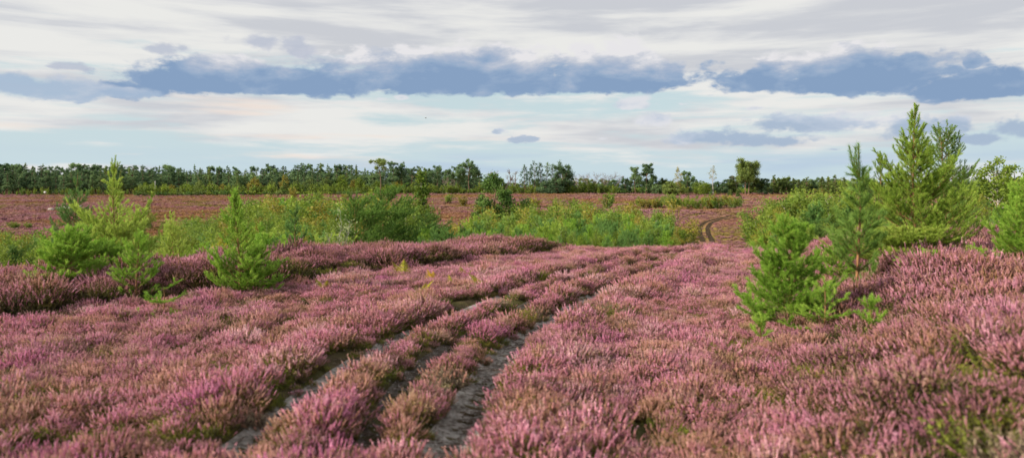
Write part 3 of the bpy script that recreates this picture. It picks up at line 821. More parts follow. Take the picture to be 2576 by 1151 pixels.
hero(648, 14.9, 610, 130, 117, 'low dense pine growth hugging the foot of the conical pine', n=7, leader=.06, el0=5, el1=40, prof=lambda k: 1.1 * (1 - k ** 2) ** .7, gap=.02, br=1.3)
hero(745, 31, 508, 115, 108, 'upright young pine behind the heather bank right of the conical pine', n=9, leader=.14, leaders=3, mat='pine_blue', dens=320, nl=.09, nw=.009)
# right
hero(2300, 15.6, 262, 410, 109, 'biggest young pine on the right rise, broad at the foot with twin tips', n=14, leader=.09, leaders=4, mat='pine_warm', prof=lambda k: 1.15 * (1 - k) ** 1.2 + .03, lean=(.02, 0), el1=72, gap=.15, fullness=.92)
hero(2385, 19.5, 300, 270, 110, 'dark pine leaning out from behind the biggest pine on the right rise', n=13, leader=.07, leaders=2, mat='pine_mid', dens=420, prof=lambda k: (.95 if k > .35 else .5) * (1 - k * .75), oneside=0.0, lean=(-.25, 0), el0=20, el1=55, gap=.2)
hero(2214, 21, 398, 100, 111, 'dark narrow pine half hidden between the tall thin sapling and biggest pine', n=11, leader=.10, mat='pine_dark', dens=420)
hero(2160, 13.2, 358, 125, 112, 'tall thin pine sapling with a bare stem and feathery blue-green top', n=8, leader=.24, leaders=4, mat='pine_mid', dens=560, nl=.10, nw=.006, fullness=.85, prof=lambda k: 1.5 * (1 - k) ** .25 if k < .42 else .24, el0=24, el1=66, unit=.2, gap=.12)
hero(2110, 14.5, 585, 130, 113, 'low bushy pine at the foot of the thin sapling', n=6, leader=.08, prof=lambda k: 1.1 * (1 - k ** 2) ** .8, gap=.03, br=1.2)
hero(2290, 15.1, 548, 360, 122, 'dense broad low pine growth around the foot of the biggest pine', n=7, leader=.06, mat='pine_warm', el0=5, el1=42, prof=lambda k: 1.1 * (1 - k ** 2) ** .7, gap=.02, br=1.3)
hero(2335, 12.6, 622, 130, 114, 'small round pine in the heather in front of the biggest pine', n=5, leader=.05, el0=12, el1=45, prof=lambda k: 1.1 * (1 - k ** 2) ** .8, gap=.02, br=1.3)
hero(2592, 12.5, 430, 250, 115, 'pale green pine cut off by the right edge of the view', n=13, leader=.08, leaders=2, mat='pine', prof=lambda k: 1.15 * (1 - k) ** .6, gap=.04)
hero(1990, 11.2, 532, 235, 116, 'nearest young pine, bright green, at the edge of the right-hand rise', n=8, leader=.15, leaders=3, nl=.068, prof=lambda k: 1.25 * (1 - k) ** .5, gap=.02, br=1.35, el1=70)
hero(2075, 10.3, 690, 150, 118, 'low bright green pine side growth right of the nearest young pine', n=4, leader=.06, el0=10, el1=35, prof=lambda k: 1.2 * (1 - k) ** .4)
hero(2190, 9.4, 735, 56, 119, 'tiny pine seedling poking out of heather right of the nearest pine', name='pine_seedling', n=3, leader=.3, leaders=3)
hero(1913, 10.0, 780, 46, 120, 'tiny pine seedling in the heather just left of the nearest pine', name='pine_seedling', n=3, leader=.3, leaders=3)

# --- valley thicket ---------------------------------------------------------------
YP = [young_pine(200 + k, 3.0, w, n=8, leader=.17, leaders=2 + k % 2, dens=170, nl=.115, nw=.016, unit=.26, el1=70, mat=m, sides=3, fullness=.8, prof=(lambda k_: 1.1 * (1 - k_) ** .6 + .1))
      for k, (w, m) in enumerate([(2.2, 'pine_blue'), (2.5, 'pine'), (2.0, 'pine_blue'), (2.8, 'pine_warm'), (2.3, 'pine_blue')])]
YD = [young_pine(230 + k, 3.0, 2.4, n=8, leader=.08, dens=170, nl=.115, nw=.016, unit=.26, mat='pine_dark', sides=3, prof=lambda k_: 1.15 * (1 - k_) ** .5) for k in range(2)]
BB = [bush(300 + k, 3.0, w, nst=9, nleaf=13000, ls=.08, mat=m, twl=.24) for k, (w, m) in enumerate([(2.2, 'birch'), (2.8, 'birch'), (2.4, 'birch_dk'), (2.0, 'birch'), (2.6, 'bronze')])]
KIND = {'pine': ('young_pine_tree', 'pine tree', YP, 'bluish young pine'), 'birch': ('birch_bush', 'bush', BB, 'yellow-green birch bush'),
        'dark': ('young_pine_tree', 'pine tree', YD, 'dark green young pine')}
prng = random.Random(11)
def fill(n, px0, px1, d0, d1, t0, t1, mix, where, group, tops=None, keyn=None, wz=(.8, 1.15), sep=.75):
    pts = []
    for _ in range(n * 30):
        if len(pts) >= n: break
        d = d0 + (d1 - d0) * prng.random(); px = px0 + (px1 - px0) * prng.random()
        x = (px - CX) / F * d
        if all(math.hypot(x - a, d - b) > sep for a, b, _ in pts): pts.append((x, d, px))
    for x, d, px in pts:
        u = (d - d0) / (d1 - d0)
        tp = t0 + (t1 - t0) * (1 - u) + prng.uniform(-9, 9)     # far ones reach t0, near ones t1
        if tops: tp = tops(px, u) + prng.uniform(-9, 9)
        h = max(.9, height_for(px, d, tp))
        kd = prng.choices([m[0] for m in mix], [m[1] for m in mix])[0]
        nm, cat, srcs, ad = KIND[kd]
        src = prng.choice(srcs)
        place(nm, src, px, d, sc=h / 3.0, rz=prng.random() * 6.28, cat=cat, group=group[kd] if isinstance(group, dict) else group, key=(ad, where), wz=prng.uniform(*wz))
G1 = {'pine': 'young pines crowding the valley below the field', 'birch': 'birch bushes crowding the valley below the field', 'dark': 'dark pines in the valley thicket'}
fill(90, 1050, 1705, 31, 46, 556, 588, [('pine', 9), ('birch', 1)], 'below the field crest', G1, sep=.9, wz=(.75, 1.0))
fill(56, 1180, 1690, 52, 74, 520, 556, [('birch', 6), ('pine', 4), ('dark', .6)], 'in mid valley thicket', G1, wz=(.9, 1.3))
fill(14, 1600, 1690, 38, 60, 538, 575, [('birch', 4), ('pine', 6)], 'beside the far wheel ruts', G1)
fill(44, 640, 880, 32, 52, 545, 590, [('birch', 5), ('pine', 5), ('dark', 1)], 'behind the left heather bank', G1, wz=(.9, 1.3))
fill(44, 640, 1040, 60, 90, 497, 528, [('birch', 7), ('pine', 2), ('dark', .4)], 'deep in the valley', G1, wz=(1, 1.5))
fill(42, 455, 690, 45, 85, 512, 560, [('birch', 8), ('pine', 2)], 'past the conical pine', G1, tops=lambda px, u: (512 if px > 575 else 552) + (1 - u) * (42 if px > 575 else 24), wz=(1, 1.4))
fill(14, 460, 600, 24, 36, 600, 622, [('pine', 7), ('birch', 3)], 'just behind the left bank', G1)
fill(42, -60, 190, 18, 34, 588, 622, [('pine', 5), ('birch', 4), ('dark', 2)], 'beyond the bank end', G1, wz=(.9, 1.2))
fill(24, 300, 560, 30, 50, 572, 605, [('birch', 6), ('pine', 3)], 'behind the leftmost pines', G1)
fill(50, 1905, 2150, 42, 95, 505, 575, [('birch', 5), ('pine', 5), ('dark', 1)], 'on the right valley side', G1, tops=lambda px, u: (512 + (1 - u) * 62 if px > 1930 else 540 + (1 - u) * 50), wz=(.9, 1.3))
fill(20, 2000, 2150, 60, 100, 488, 505, [('birch', 7), ('pine', 2)], 'high on the right', G1, wz=(1, 1.5))
fill(30, 2160, 2600, 26, 50, 490, 560, [('birch', 4), ('pine', 3), ('dark', 5)], 'behind the biggest pine', G1, wz=(.9, 1.3))
fill(18, 2400, 2640, 22, 33, 500, 545, [('birch', 5), ('pine', 4), ('dark', 2)], 'near the oaks', G1)
fill(12, 1180, 1600, 80, 105, 512, 530, [('birch', 9), ('pine', 1)], 'at the valley foot', G1, wz=(1.1, 1.5))

# single plants in the valley
def one(name, cat, parts, px, d, label, **k): return place(name, parts, px, d, cat=cat, label=label, **k)
for sd, px, d, top, w, lb, os_ in ((401, 892, 38, 478, 4.4, 'left half of the wind-blown pine clump, its branches swept toward the right', .3),
                                  (402, 962, 41, 460, 5.2, 'broad wind-blown pine with the highest ragged tips in the valley', .2),
                                  (403, 1075, 45, 524, 5.0, 'dark spreading pine right of the ragged wind-blown pine', .0)):
    H = height_for(px, d, top)
    one('pine_tree', 'pine tree', young_pine(sd, H, w, n=8, leader=.1, leaders=3, dens=190, nl=.11, nw=.014, unit=.3, up=.05, mat='pine_dark' if sd == 403 else 'pine_mid', oneside=os_, wind=(.16, 0, 0), el0=28, el1=58, sides=3, prof=lambda k: 1.05 * (1 - k) ** .4), px, d, lb)
H = height_for(862, 34, 533)
one('willow_bush', 'bush', bush(410, H, 1.6, nst=7, nleaf=1500, ls=.09, mat='willow', twl=.25), 862, 34, 'silvery leaved willow bush at the left side of the wind-blown pine clump')
H = height_for(1064, 92, 436)
one('columnar_tree', 'tree', broadleaf(411, H, 3.6, base=.04, mat='birch', ls=.26, dens=1.4, ncl=46, col=1), 1064, 92, 'tall pointed bronze-green birch rising alone out of the valley')
H = height_for(1247, 82, 456)
one('windswept_pine_tree', 'pine tree', old_pine(412, H, 5.4, base=.22, nlimb=13, mat='pine_dark', ls=.22, flatk=.8, round_=.9), 1247, 82, 'dark round-topped pine with open crooked branches in mid valley')
one('pine_bush', 'bush', old_pine(413, height_for(1215, 80, 505), 3.6, base=.12, nlimb=9, mat='pine_dark', ls=.22), 1215, 80, 'low dark pine bush left of the round-topped dark pine')
H = height_for(2428, 22, 478)
one('birch_bush', 'bush', bush(414, H, 1.9, nst=9, nleaf=5200, ls=.055, mat='birch', twl=.22, bark='bark_dead'), 2428, 22, 'yellow-leaved bush right of the biggest pine')
H = height_for(2507, 34, 406)
one('oak_tree', 'tree', broadleaf(415, H, 2.6, base=.35, mat='birch_dk', ls=.12, dens=.9, ncl=30, stem_r=.012), 2507, 34, 'young oak with pale stem and open leafy crown near the right edge')
H = height_for(2560, 40, 420)
one('oak_tree', 'tree', broadleaf(416, H, 3.2, base=.25, mat='birch_dk', ls=.15, dens=.8, ncl=26), 2556, 40, 'denser dark oak just behind the young oak near the right edge')
# scattered bushes on the far heath
FB = [bush(500 + k, 3.0, 3.4, nst=8, nleaf=1500, ls=.22, mat=m, twl=.2) for k, m in enumerate(['birch', 'birch', 'birch_dk', 'bronze'])]
def farbush(px, by, top, wpx, label=None, key=None, src=None, group=None):
    x, d = hit(px, by); h = (by - top) / F * d
    s = prng.choice(FB) if src is None else src
    place('birch_bush', s, px, d, sc=h / 3.0, rz=prng.random() * 6, cat='bush', label=label, group=group, key=key, wz=(wpx / F * d) / (3.4 * h / 3.0))
for px, by, top, w, lb in ((1528, 527, 490, 44, 'tall yellow-green bush alone on the far heath, right of mid view'), (1532, 503, 484, 40, 'round yellow bush on the heath above the tall lone one'),
                           (1442, 522, 500, 30, 'small leafy bush left of the tall lone bush on the far heath'), (1398, 522, 497, 26, 'second small bush right of the mid-valley round pine'),
                           (1345, 522, 496, 50, 'wide pale bush beside the round-topped dark pine'), (1475, 527, 508, 28, 'low yellowish bush close left of the tall lone bush'),
                           (800, 505, 478, 30, 'leafy bush on the far heath above the valley thicket'), (738, 510, 470, 26, 'light green bush on the far heath behind the upright pine'),
                           (1590, 520, 508, 24, 'tiny bush just left of the row of birch bushes'),
                           (372, 578, 536, 55, 'yellow-green bush on the left heath behind the tallest pine group'), (345, 585, 552, 40, 'lower green bush on the left heath behind the tallest pine'),
                           (36, 578, 558, 46, 'low yellow bush on the heath at the left edge'), (72, 576, 560, 30, 'small yellow bush on the heath near the left edge'),
                           (148, 578, 556, 24, 'thin yellow bush on the left heath behind the rounded pine'), (870, 500, 487, 30, 'low bush on the heath below the tall lone pine'),
                           (1130, 512, 488, 40, 'wide yellow bush right of the pointed birch'), (1165, 520, 492, 36, 'green bush between the pointed birch and the round-topped pine')):
    farbush(px, by, top, w, label=lb)
for k in range(26):
    px = 1606 + k * 10 + prng.uniform(-5, 5)
    farbush(px, 523 + prng.uniform(-4, 5), prng.uniform(486, 502) + (8 if px < 1640 else 0), prng.uniform(22, 42), key=('yellow-green birch bush', 'in the heath row'), group='birch bushes in a row on the far heath')

# --- far trees ----------------------------------------------------------------------
FP = [forest_pine(600 + k, 16, w, base=b, point=p) for k, (w, b, p) in enumerate([(7.5, .20, .75), (8.5, .24, .6), (7, .16, .85), (8, .3, .55), (7.2, .15, .7), (8.5, .2, .5)])]
FP += [old_pine(608 + k, 16, 8, base=.3, nlimb=13, flatk=.9, round_=.8) for k in range(2)] + [forest_pine(611 + k, 16, 5.2, base=.12, point=1.0, mat=m) for k, m in enumerate(['pine_far', 'pine_far_warm'])]
def ftop(px):   # height of the skyline of the wood
    return np.interp(px, [-60, 60, 170, 300, 420, 560, 600, 720, 840, 930, 1000, 1210], [414, 416, 420, 416, 421, 419, 428, 419, 414, 422, 426, 434])
row = 0
for r_, (d, sp) in enumerate(((392, 24), (406, 23), (422, 22), (440, 21), (462, 21))):
    px = -90 + prng.uniform(0, 15)
    while px < (955 if r_ < 2 else 1205):
        top = float(ftop(px)) + prng.uniform(-8, 8) + (4 - r_) * 3.6 + (10 if px > 620 and r_ < 2 else 0)
        dd = d + prng.uniform(-4, 4)
        h = height_for(px, dd, top)
        place('forest_pine_tree', prng.choice(FP), px, dd, sc=h / 16.0, rz=prng.random() * 6.28, cat='pine tree', group='pines of the dense wood across the heath', key=('dark green forest pine', 'in the ' + ('front', 'second', 'third', 'fourth', 'fifth', 'rear')[r_] + ' rank'), wz=prng.uniform(.75, 1.3))
        px += sp * prng.uniform(.75, 1.25)
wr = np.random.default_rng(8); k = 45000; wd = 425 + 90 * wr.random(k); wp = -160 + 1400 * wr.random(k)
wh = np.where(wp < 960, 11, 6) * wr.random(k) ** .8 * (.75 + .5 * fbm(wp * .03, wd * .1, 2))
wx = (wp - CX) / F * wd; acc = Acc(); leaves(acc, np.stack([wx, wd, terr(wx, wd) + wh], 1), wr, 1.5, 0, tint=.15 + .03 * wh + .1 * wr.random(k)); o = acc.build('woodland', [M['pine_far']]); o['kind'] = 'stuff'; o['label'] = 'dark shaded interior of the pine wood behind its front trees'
# round broadleaf trees before the wood
RB = [broadleaf(620 + k, 9, 8, base=.12, mat=m, ls=.5, dens=.8, bark='bark_old') for k, m in enumerate(['birch_dk', 'pine_far_warm', 'bronze', 'pine_far_warm'])]
for px, top, w, mi in ((598, 458, 40, 1), (640, 447, 44, 2), (684, 452, 30, 1), (742, 452, 38, 1), (780, 447, 40, 3), (822, 446, 50, 1), (860, 440, 40, 0), (500, 452, 30, 1), (470, 462, 26, 0), (890, 452, 36, 2), (905, 446, 34, 0), (560, 462, 28, 2), (365, 458, 24, 0), (715, 440, 26, 2), (432, 464, 24, 2), (950, 455, 36, 0), (1000, 452, 34, 2)):
    d = 384 + prng.uniform(-3, 3); h = height_for(px, d, top)
    place('broadleaf_tree', RB[mi], px, d, sc=h / 9, rz=prng.random() * 6, cat='tree', wz=(w / F * d) / (8 * h / 9), key=('rounded broadleaf tree', 'before the pine wood'), group='broadleaf trees at the edge of the wood')
# saplings and scrub strip
SB = [bush(520 + k, 4.0, 3.8, nst=7, nleaf=900, ls=.36, mat=m, twl=.2) for k, m in enumerate(['birch', 'birch_dk', 'birch_dk', 'birch', 'pine_far_warm'])]
px = -30
while px < 1560:
    lowz = px < 340
    top = prng.uniform(460, 477) if not lowz else prng.uniform(469, 482)
    d = prng.uniform(362, 378); h = height_for(px, d, top)
    place('birch_sapling', prng.choice(SB[:4]), px, d, sc=h / 4, rz=prng.random() * 6, cat='sapling', key=('yellow-green birch sapling', 'at the heath edge'), group='saplings along the far edge of the heath', wz=prng.uniform(.7, 1.4) * (.6 if lowz else 1))
    px += prng.uniform(6, 12) * (1.8 if lowz else 1)
GB = [bush(540 + k, 2.0, 4.5, nst=9, nleaf=800, ls=.34, mat=m, twl=.18, top=.4) for k, m in enumerate(['birch_dk', 'pine_far_warm', 'pine_dark'])]
px = 1530
while px < 2130:
    d = prng.uniform(366, 384); h = height_for(px, d, prng.uniform(470, 477))
    place('gorse_bush', prng.choice(GB), px, d, sc=h / 2, rz=prng.random() * 6, cat='bush', key=('low dark green gorse bush', 'at the heath edge'), group='gorse bushes along the far edge of the heath', wz=prng.uniform(.8, 1.2))
    px += prng.uniform(9, 16)
px = 345
while px < 960:
    d = prng.uniform(352, 358); h = height_for(px, d, prng.uniform(479, 484))
    place('gorse_bush', prng.choice(GB), px, d, sc=h / 2, rz=prng.random() * 6, cat='bush', key=('low dark green gorse bush', 'before the saplings'), group='gorse bushes along the far edge of the heath', wz=prng.uniform(.8, 1.2))
    px += prng.uniform(12, 22)

def far(parts_fn, px, by, top, name, label, cat='pine tree', d=None, **k):
    if d is None: _, d = hit(px, by)
    h = height_for(px, d, top)
    return place(name, parts_fn(h), px, d, cat=cat, label=label, **k)
def OP(px, top, w, lb, d=372, seed=None, **k):
    sd = seed or int(px); far(lambda h: old_pine(sd, h, w, **k), px, 485, top, 'old_pine_tree', lb, d=d)
OP(957, 404, 9.5, 'tall lone pine with a long bare trunk standing forward of the wood', d=330, base=.72, nlimb=8, lean=(-.5, 0), mat='pine_far_warm')
OP(988, 408, 9, 'rounded dark pine close right of the tall lone pine', base=.35, nlimb=12, flatk=.8, d=388)
OP(1012, 412, 8, 'dark pine second to the right of the tall lone pine', base=.3, nlimb=12, flatk=.8, d=392)
OP(1036, 424, 8, 'shorter dark pine beside the pointed birch, on its left', base=.3, nlimb=11, d=386)
OP(1100, 420, 8, 'upright shaggy pine right of the pointed birch', base=.4, nlimb=11, d=386, flatk=.9)
OP(1052, 418, 6, 'narrow pine whose tip shows just left of the pointed birch', base=.35, nlimb=10, d=396)
OP(1125, 430, 6, 'thin pine with sparse top right of the pointed birch', base=.5, nlimb=8, d=380)
OP(1152, 418, 9, 'spreading pine in the clump left of the bare trees', base=.42, nlimb=12, d=384)
OP(1180, 408, 9.5, 'highest dark pine in the clump left of the bare trees', base=.5, nlimb=12, d=380, flatk=.7)
OP(1072, 424, 7, 'dark pine directly behind the pointed birch', base=.3, nlimb=10, d=394)
OP(1205, 432, 5, 'small ragged pine at the right end of the dark clump', base=.5, nlimb=8, d=378)
for k, (px, top, w) in enumerate(((1320, 416, 5.5), (1344, 407, 6.5), (1360, 410, 4.5), (1376, 409, 5.5), (1390, 412, 5), (1333, 424, 5))):
    far(lambda h: broadleaf(700 + k, h, w, base=.22, mat='pine_far', ls=.45, dens=.55, ncl=26, bark='bark_old', stem_r=.012), px, 483, top, 'slender_pine_tree', None, d=376 + k * 2, key=('slender tall pine', 'in the thin clump on the skyline'), group='slender pines in the skyline clump')
OP(1413, 425, 12, 'broad round-crowned pine at the right end of the slender pine clump', base=.2, nlimb=15, flatk=.9, round_=.95, d=366)
OP(1438, 448, 5, 'small leaning pine at the foot of the broad round-crowned pine', base=.4, nlimb=7)
far(lambda h: forest_pine(801, h, 9, base=.04, mat='pine_far', point=.7), 1372, 485, 455, 'spruce_tree', 'dark conical tree low in front of the slender pines', d=364)
far(lambda h: forest_pine(802, h, 8, base=.03, mat='pine_far', point=.8), 1398, 485, 444, 'spruce_tree', 'dark conical tree below the broad round-crowned pine', d=362)
far(lambda h: forest_pine(803, h, 6, base=.03, mat='pine_far_warm', point=.9), 716, 485, 456, 'spruce_tree', 'small light conical tree at the edge of the wood', d=372)
for k, (px, top, w, ln) in enumerate(((1233, 432, 4, 0), (1256, 428, 5, 0), (1270, 438, 5, .5), (1284, 424, 5, 0), (1300, 430, 3.6, 0), (1246, 446, 5, 0), (1292, 444, 4, 0), (1222, 446, 4, 0),
                                     (1215, 430, 4, .3), (1467, 440, 6, -.8), (1482, 432, 7, -1.2), (1496, 431, 7, .4), (1512, 430, 8, 1.2), (1524, 434, 7, 1.6), (1538, 440, 7, 2.2), (1453, 452, 4, 0), (1140, 450, 4, 0), (1112, 446, 3.4, 0))):
    where = 'beside the slender pines' if px < 1310 and px > 1210 else 'in the windswept dome' if px > 1400 else 'before the dark pine clump'
    far(lambda h: dead_tree(900 + k, h, w, lean=ln), px, 484, top, 'bare_tree', None, cat='dead tree', d=374 + (k % 4) * 2, key=('grey leafless tree', where), group='bare dead trees on the skyline')
OP(1598, 425, 9, 'left one of the two umbrella pines on the skyline', base=.4, nlimb=12, lean=(-.6, 0), flatk=.6)
OP(1624, 417, 10, 'taller right one of the two umbrella pines on the skyline', base=.6, nlimb=11, lean=(1.6, 0), flatk=.5, d=370)
OP(1640, 448, 10, 'low wide pine at the foot of the umbrella pines', base=.1, nlimb=13, flatk=1.0)
OP(1573, 450, 6, 'small pine left of the umbrella pines', base=.1, nlimb=10, flatk=1.0)
OP(1672, 452, 6, 'small round pine between the umbrella pines and the leaning birch', base=.1, nlimb=10, flatk=1.0, mat='pine_far_warm')
far(lambda h: broadleaf(811, h, 5.0, base=.25, mat='bronze', ls=.34, dens=.35, ncl=26, lean=.5), 1703, 487, 420, 'birch_tree', 'slim birch with white stem and thin wind-blown crown', cat='tree', d=335)
far(lambda h: forest_pine(812, h, 7, base=.02, mat='pine_far_warm', point=.5), 1688, 487, 456, 'pine_bush', 'green pine bush at the foot of the slim birch', d=330)
OP(1728, 432, 7.5, 'dark rounded pine just right of the slim birch', base=.15, nlimb=12, flatk=1.0)
OP(1744, 450, 6, 'small pine behind and right of the dark rounded pine', base=.2, nlimb=8, d=380)
far(lambda h: broadleaf(813, h, 4.4, base=.55, mat='bronze', ls=.3, dens=.28, ncl=14, lean=.3, stem_r=.016), 1793, 486, 420, 'birch_tree', 'lone white-stemmed birch with a small sparse crown', cat='tree', d=345)
far(lambda h: forest_pine(814, h, 6, base=.15, mat='pine_far_warm', point=.5), 1840, 486, 442, 'pine_tree', 'small open pine left of the twin-stemmed pine', d=350)
far(lambda h: old_pine(815, h, 10, base=.38, nlimb=14, mat='pine_far_warm', stems=2, flatk=.9, ls=.42, round_=.9), 1879, 487, 409, 'twin_stemmed_pine_tree', 'tall twin-stemmed pine standing clear on the skyline', d=345)
far(lambda h: dead_tree(816, h, 3.5), 1857, 486, 440, 'bare_tree', 'thin bare tree leaning at the left foot of the twin-stemmed pine', cat='dead tree', d=348)
SK = [old_pine(830 + k, 10, 8, base=.12, nlimb=12, mat=m, flatk=1.0, ls=.5) for k, m in enumerate(['pine_far', 'pine_far_warm', 'pine_far'])] + [forest_pine(835, 10, 6, base=.05, mat='pine_far_warm', point=.6), broadleaf(836, 10, 9, base=.05, mat='birch_dk', ls=.5)]
for px, top, w in ((1758, 456, 26), (1772, 460, 24), (1806, 458, 28), (1820, 464, 22), (1904, 452, 30), (1922, 450, 28), (1945, 441, 26), (1960, 450, 26), (1978, 448, 28), (1996, 449, 24), (2010, 454, 24), (2028, 446, 26), (2042, 452, 28), (2060, 448, 26), (2078, 451, 28), (2096, 452, 30), (2118, 449, 26), (2136, 455, 30), (2180, 452, 30), (2460, 462, 40), (1712, 462, 26), (1655, 466, 24), (2210, 458, 30), (2240, 460, 30), (2380, 466, 30), (2420, 465, 30), (2500, 462, 30), (2550, 464, 30)):
    d = prng.uniform(340, 372) if px < 2140 else 300; h = height_for(px, d, top)
    place('pine_tree', prng.choice(SK), px, d, sc=h / 10, rz=prng.random() * 6, cat='tree', wz=1.35 * (w / F * d) / (8 * h / 10), key=('low rounded pine', 'on the skyline'), group='low pines along the right skyline')
px = 1215
while px < 2600:
    d = prng.uniform(386, 410) if px < 2140 else 310; h = height_for(px, d, prng.uniform(450, 466)); w = prng.uniform(24, 38)
    place('pine_tree', prng.choice(SK), px, d, sc=h / 10, rz=prng.random() * 6, cat='tree', wz=1.3 * (w / F * d) / (8 * h / 10), key=('low dark pine', 'behind the skyline trees'), group='low pines behind the skyline trees')
    px += prng.uniform(13, 24)
for px, top in ((2082, 444), (2102, 440), (2124, 446), (2068, 446)):
    far(lambda h: forest_pine(840 + px, h, 4, base=.1, mat='pine_far_warm', point=.9, dens=.7), px, 490, top, 'young_pine_tree', None, d=300, key=('spiky-topped young pine', 'on the right skyline'), group='spiky young pines on the right skyline')
for px, by, top, w, lb in ((1837, 494, 478, 14, 'tiny dark conifer on the heath below the twin-stemmed pine'), (1857, 497, 480, 12, 'second tiny conifer on the heath, right of the first')):
    _, d = hit(px, by); far(lambda h: forest_pine(850 + w, h, w / F * d, base=.02, mat='pine_far_warm', ls=.3), px, by, top, 'small_conifer', lb, d=d, cat='tree')

# pole beyond the heath
def pole():
    x, d = (390 - CX) / F * 372, 372; z = float(terr(np.array([x]), np.array([d]))[0]); H = (EYE - (455 - HY) / F * d) - z
    r = bpy.data.objects.new('utility_pole', None); C.objects.link(r); r.location = (x, d, z)
    r['category'] = 'pole'; r['label'] = 'single pale wooden pole standing before the dark pine wood'
    a = Acc(); tubes(a, [[0, 0, -.3, 0, 0, H, .17, .12], [0, 0, H, 0, 0, H + .12, .12, .02]], 10); a.build('post', [M['pole']], parent=r)
    a = Acc(); tubes(a, [[-.42, 0, H - .55, .42, 0, H - .55, .05, .05], [-.35, 0, H - .5, -.35, 0, H - .3, .04, .04], [.35, 0, H - .5, .35, 0, H - .3, .04, .04]], 6); a.build('crossarm', [M['pole']], parent=r)
pole()
def notice():
    x, d = (113 - CX) / F * 365, 365; z = float(terr(np.array([x]), np.array([d]))[0])
    r = bpy.data.objects.new('notice_board', None); C.objects.link(r); r.location = (x, d, z + .1)
    r['category'] = 'sign'; r['label'] = 'tiny white board on short posts in front of the wood, far left'
    a = Acc(); tubes(a, [[-.35, 0, -.3, -.35, 0, 1.2, .05, .05], [.35, 0, -.3, .35, 0, 1.2, .05, .05]], 6); a.build('post', [M['bark_old']], parent=r)
    v = np.array([[sx * .55, sy * .03, 1.2 + sz * .9] for sx in (-1, 1) for sy in (-1, 1) for sz in (0, 1)])
    build('board', v, np.array([[0, 1, 3, 2], [4, 6, 7, 5], [0, 4, 5, 1], [2, 3, 7, 6], [0, 2, 6, 4], [1, 5, 7, 3]]), [M['pole']], parent=r)
notice()

# bracken fronds
def fern(seed, H, nf, mat):
    rng = np.random.default_rng(seed); a = Acc(); st = []
    for k in range(nf):
        th = rng.random() * 6.28; o = np.array([math.cos(th), math.sin(th), 0]); p = np.array([0, 0, -.05]); L = H * (.7 + .5 * rng.random()); n = 14; pr = p
        for i in range(1, n + 1):
            t = i / n; q = p + o * L * (.55 * t ** 1.8) + np.array([0, 0, L * (1.15 * t - .3 * t * t)])
            st.append([*pr, *q, .005 * (1.1 - t), .005 * (1.05 - t)])
            if t > .42:
                w = L * .42 * (1 - (t - .42) / .6) + .01; s_ = np.cross(o, [0, 0, 1.])
                for sg in (-1, 1):
                    tip = q + s_ * sg * w + o * w * .35 - np.array([0, 0, w * .15]); e = (q - pr) * .42
                    a.add([q - e, q + e, tip], [[0, 1, 2]], 0, .4 + .4 * rng.random())
            pr = q
    b = Acc(); tubes(b, st, 4)
    return b.build('stem', [M[mat]], link=False), a.build('frond', [M[mat]], link=False)
def place_fern(px, py, H, nf, mat, lb, seed, z=.05):
    x, y = px2g(px, py, z)
    zz = float(terr(np.array([x]), np.array([y]))[0])
    r = bpy.data.objects.new('bracken_plant', None); C.objects.link(r); r.location = (x, y, zz); r['category'] = 'fern'; r['label'] = lb
    for s_ in fern(seed, H, nf, mat): C.objects.link(s_); s_.parent = r
place_fern(1213, 735, .50, 4, 'bracken', 'largest yellow-green bracken plant standing in the open heather field', 1)
place_fern(1089, 715, .48, 2, 'bracken_gold', 'golden upright bracken frond below the end of the heather bank', 2)
place_fern(1062, 738, .38, 3, 'bracken', 'small yellow bracken left of the largest bracken plant', 3)
place_fern(1168, 703, .42, 2, 'bracken', 'small pale bracken between the golden frond and the largest one', 4)
place_fern(1140, 728, .36, 2, 'bracken', 'low bracken frond between two larger ones in the field', 8)
place_fern(820, 738, .42, 3, 'bracken', 'green bracken at the foot of the heather bank', 5)
place_fern(868, 730, .36, 2, 'bracken_gold', 'little golden bracken right of the green one at the bank foot', 6)
place_fern(1015, 700, .50, 3, 'bracken', 'yellow-green bracken against the dark side of the bank', 7)
for k, (px, d) in enumerate(((20, 16.5), (60, 16.8), (92, 17.2), (-8, 16.2), (540, 19), (575, 19.5))):
    x = (px - CX) / F * d; zz = float(terr(np.array([x]), np.array([d]))[0])
    r = bpy.data.objects.new('bracken_plant', None); C.objects.link(r); r.location = (x, d, zz); r['category'] = 'fern'; r['group'] = 'bracken behind the left bank'
    r['label'] = ('yellowish bracken behind the bank, second from the left edge', 'yellowish bracken behind the bank, third from the left edge', 'yellowish bracken behind the bank near the rounded pine', 'yellowish bracken at the very left edge behind the bank', 'bracken behind the bank left of the conical pine', 'bracken behind the bank touching the conical pine')[k]
    for s_ in fern(20 + k, .75, 6, 'bracken'): C.objects.link(s_); s_.parent = r

